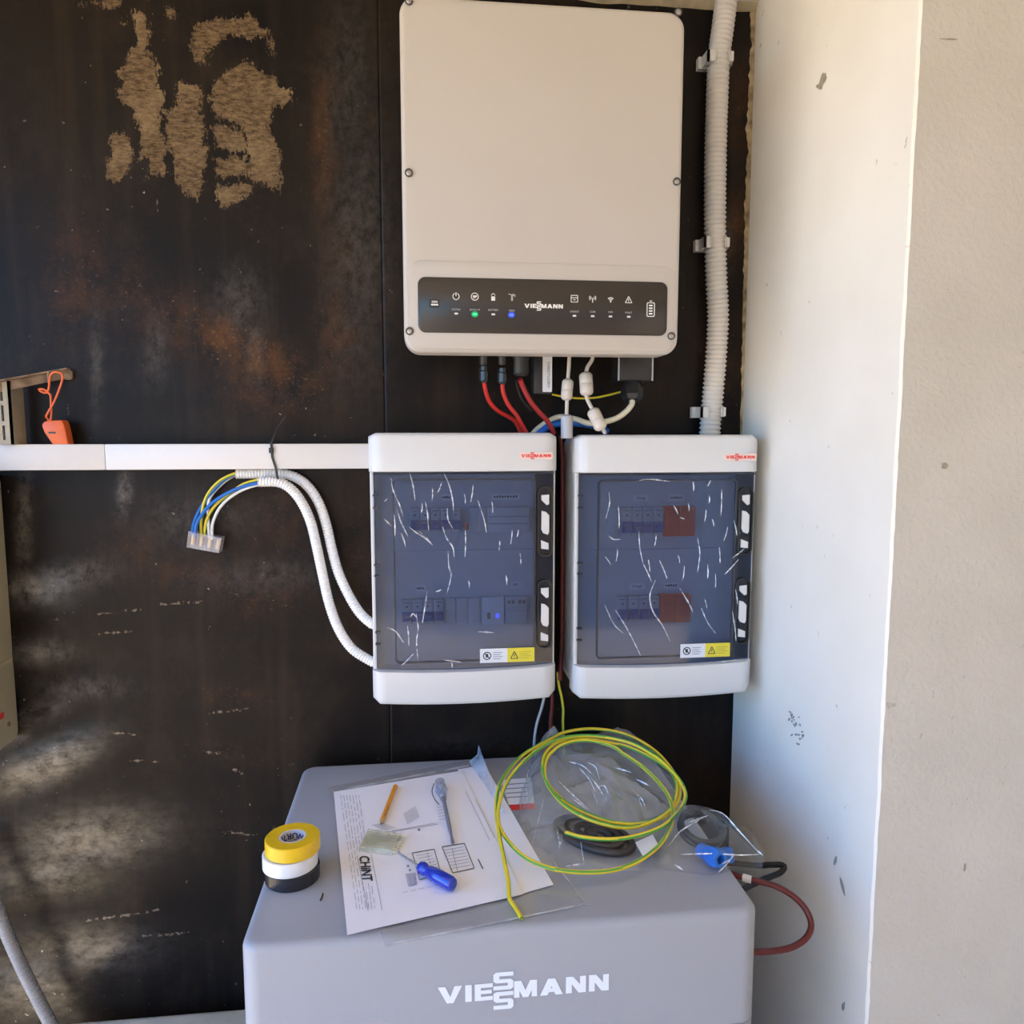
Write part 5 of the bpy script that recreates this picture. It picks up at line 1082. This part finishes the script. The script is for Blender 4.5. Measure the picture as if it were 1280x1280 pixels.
M_bag = film('bag_plastic', (.96, .965, .97), white=.19, wcol=(.82, .83, .85), rough=.12, wscale=16, wvar=.5, bump=.4, gloss=1.4)
def bag(label, crest, front, y_back, ycf, seed, amp=.006, ns=110, nq=64, tip=None):
    """draped bag: every slice climbs from the back to its crest and slopes down to its front hem"""
    cw_ = [wy(px, py, y) for px, py, y in crest]; fw_ = [wz(px, py, BZ+.002) for px, py in front]
    def lerpx(L, s): f = s*(len(L)-1); i = min(int(f), len(L)-2); return L[i].lerp(L[i+1], f-i)
    cs = cr(cw_, .004); fsr = cr(fw_, .004); vs = []; fs = []
    for i in range(ns+1):
        s = i/ns; c = lerpx(cs, s); f = lerpx(fsr, s); b0 = Vector((c.x, c.y+y_back, BZ+.002)); end = min(1, min(s, 1-s)*9)
        for j in range(nq+1):
            q = j/nq
            if q < .28: a = q/.28; p = b0.lerp(c, a); p.z = b0.z+(c.z-b0.z)*math.sin(a*math.pi/2)
            else: a = (q-.28)/.72; p = c.lerp(f, a); p.z += ycf*math.sin(a*math.pi)*end
            v = Vector((p.x*26+seed, p.y*22, p.z*26)); r1 = (1-min(1, 1.3*abs(noise.noise(v*.55))))**3; r2 = (1-min(1, 1.4*abs(noise.noise(v*1.2+Vector((5, 1, 2))))))**4; r3 = noise.noise(v*.35)
            k = amp*(.65*r1+.35*r2+.5*r3)*min(1, 4*(1-q))
            p = p+pn*(k-amp*.75); p.z = max(p.z, BZ+.0012); vs.append(p)
    for i in range(ns):
        for j in range(nq): a = i*(nq+1)+j; fs.append((a, a+1, a+nq+2, a+nq+1))
    t = thing('plastic_bag', label, 'bag', lerpx(fsr, .5)); mb = MB(); mb.add(vs, fs); mb.build('bag_film', M_bag if seed < 5 else film('thin_bag_plastic', (.96, .965, .97), white=.03, wcol=(.80, .82, .85), rough=.10, wscale=16, wvar=.6, bump=.4, gloss=.8), t, recalc=False, angle=30)
    return t
bA = bag('crumpled clear plastic bag propped against the wall under the wire coil', [(650, 1020, -.28), (655, 985, -.20), (672, 930, -.11), (690, 906, -.08), (704, 917, -.09), (735, 919, -.10), (775, 909, -.08), (800, 922, -.085), (825, 946, -.11), (846, 966, -.15), (860, 992, -.22)],
         [(655, 1040), (663, 1078), (700, 1086), (740, 1089), (790, 1089), (825, 1086), (845, 1076)], .028, -.003, 1.0, amp=.012)
mb = MB(); q = [wplane(px, py, c_lo+pn*.003, pn) for px, py in ((794, 1053), (816, 1043), (824, 1058), (806, 1074))]; mb.add(q+[p-pn*.0004 for p in q], [(0, 1, 2, 3), (7, 6, 5, 4)]); mb.build('paper_tag', M_lab, bA, smooth=False)
def glint_folds(parent, lines, p0, nrm, conv):  # raised creases in whitish film that paint the glints on a bag
    mb = MB()
    for ln in lines:
        P = cr([wplane(*conv(*q), p0, nrm) for q in ln], .003); n = len(P); vs = []; fs = []
        for i, p in enumerate(P):
            T = (P[min(i+1, n-1)]-P[max(i-1, 0)]).normalized(); sd_ = T.cross(nrm).normalized(); q = i/(n-1)
            w = (.0002+.0008*math.sin(math.pi*q))*(1+.6*noise.noise(p*260)); vs += [p+sd_*w, p+nrm*(.0004+.0014*math.sin(math.pi*q)), p-sd_*w]
        for i in range(n-1):
            for k in (0, 1): a = i*3+k; fs.append((a, a+1, a+4, a+3))
        mb.add(vs, fs)
    o = mb.build('glint_crease', M_crease_glint, parent, recalc=False); o['kind'] = 'stuff'
glint_folds(bA, [[(480,295),(560,320),(620,370)],[(540,330),(600,400),(640,480)],[(600,380),(650,440),(700,520)],[(420,410),(500,490),(600,580)],[(510,520),(590,580)],[(880,480),(920,530),(935,570)],[(890,490),(910,560)],[(330,520),(300,640),(260,780)],[(410,700),(430,800)],[(440,720),(420,820)],[(550,770),(570,900)],[(570,900),(460,915)],[(250,300),(230,400),(235,540)],[(390,80),(350,150)],[(640,450),(690,440),(720,500)],[(750,330),(850,360)],[(880,400),(960,440)],[(590,300),(640,330),(660,400)],[(620,470),(650,540)]], c_lo-pn*.0015, pn, lambda x, y: (610+x/4.742, 890+y/4.742))
adopt(bA)
bB = bag('clear plastic bag holding blue and black fittings at the battery edge', [(815, 1060, -.35), (832, 1026, -.34), (855, 1011, -.34), (882, 1010, -.34), (906, 1022, -.345), (926, 1047, -.36), (940, 1066, -.375), (954, 1084, -.385)],
         [(818, 1084), (840, 1088), (865, 1091), (888, 1093), (905, 1090), (925, 1086), (953, 1087)], .06, .016, 7.0, amp=.006, ns=80, nq=50)
qa = wz(885, 1092, BZ+.003); qb = wy(882, 1010, -.34); nB = X.cross((qb-qa).normalized()).normalized(); nB = nB if nB.z > 0 else -nB
glint_folds(bB, [[(280,490),(500,485),(700,495),(830,490)],[(660,480),(600,560),(545,615)],[(480,180),(580,210),(700,340),(820,470)],[(330,270),(470,220)],[(200,430),(280,330),(430,240)],[(240,560),(300,600)],[(860,500),(810,460)],[(560,560),(640,520)]], qa+nB*.017, nB, lambda x, y: (800+x/5.565, 980+y/5.565))
adopt(bB)
# what shows through the bags
def helix(name, c, ax, R_, r_, loops, pitch, m, label, cat, sq=1.0, shrink=0.0):
    ax = Vector(ax).normalized(); u_ = ax.orthogonal().normalized(); w_ = ax.cross(u_); P = []; N_ = int(loops*36)
    for i in range(N_+1):
        a = 2*math.pi*i/36; q = R_-shrink*a/(2*math.pi); P.append(Vector(c)+(u_*math.cos(a)+w_*math.sin(a)*sq)*q+ax*(pitch*i/36))
    mb = MB(); tube(mb, P, r_, 10); o = mb.build(name, m); tag(o, label, cat); return o
M_tubing = mat('dark_brown_rubber', (.055, .042, .036), .45, var=.2, scale=40)
c = wz(745, 1044, BZ+.007); helix('cable_coil', (c.x, c.y, BZ+.0060), (0, 0, 1), .040, .0048, 3.6, .0012, M_tubing, 'dark brown coil of cable inside the bag under the wire coil', 'cable coil', 1.75, .0098)
c = wy(876, 1062, -.36); helix('cable_coil', (c.x, -.355, BZ+.0165), (.10, -.36, .93), .029, .0042, 1.9, .0088, M_black, 'black coil of cable inside the bag with blue fittings', 'cable coil')
M_bf = mat('blue_fitting', (.03, .16, .55), .3)
c = wz(890, 1076, BZ+.012); t = thing('cable_gland', 'blue plastic fitting lying inside the clear bag', 'fitting', (c.x, c.y, BZ+.001))
A = Vector((.35, -.9, .15)).normalized(); mb = MB(); lathe(mb, [(.0065, 0), (.0065, .022), (.0115, .022), (.0135, .016), (.0135, .006), (.0115, 0)], (c.x, c.y+.01, BZ+.0155), A, 6); mb.build('hex_nut', M_bf, t, angle=25)
mb = MB(); lathe(mb, [(.0062, -.016), (.0062, .0), (.0100, .0), (.0100, -.016)], (c.x, c.y+.01, BZ+.0155), A, 20); mb.build('threaded_sleeve', M_bf, t)
adopt(t)
c = wz(908, 1070, BZ+.01); t = thing('cable_gland', 'second blue plastic fitting near the tip of the clear bag', 'fitting', (c.x, c.y, BZ+.001))
A = Vector((.9, -.2, .1)).normalized(); mb = MB(); lathe(mb, [(.0055, 0), (.0055, .014), (.0095, .014), (.0105, .010), (.0105, .004), (.0095, 0)], (c.x-.006, c.y, BZ+.0115), A, 6); mb.build('hex_nut', M_bf, t, angle=25)
mb = MB(); lathe(mb, [(.0052, -.012), (.0052, .0), (.0080, .0), (.0080, -.012)], (c.x-.006, c.y, BZ+.0115), A, 20); mb.build('threaded_sleeve', M_bf, t); adopt(t)
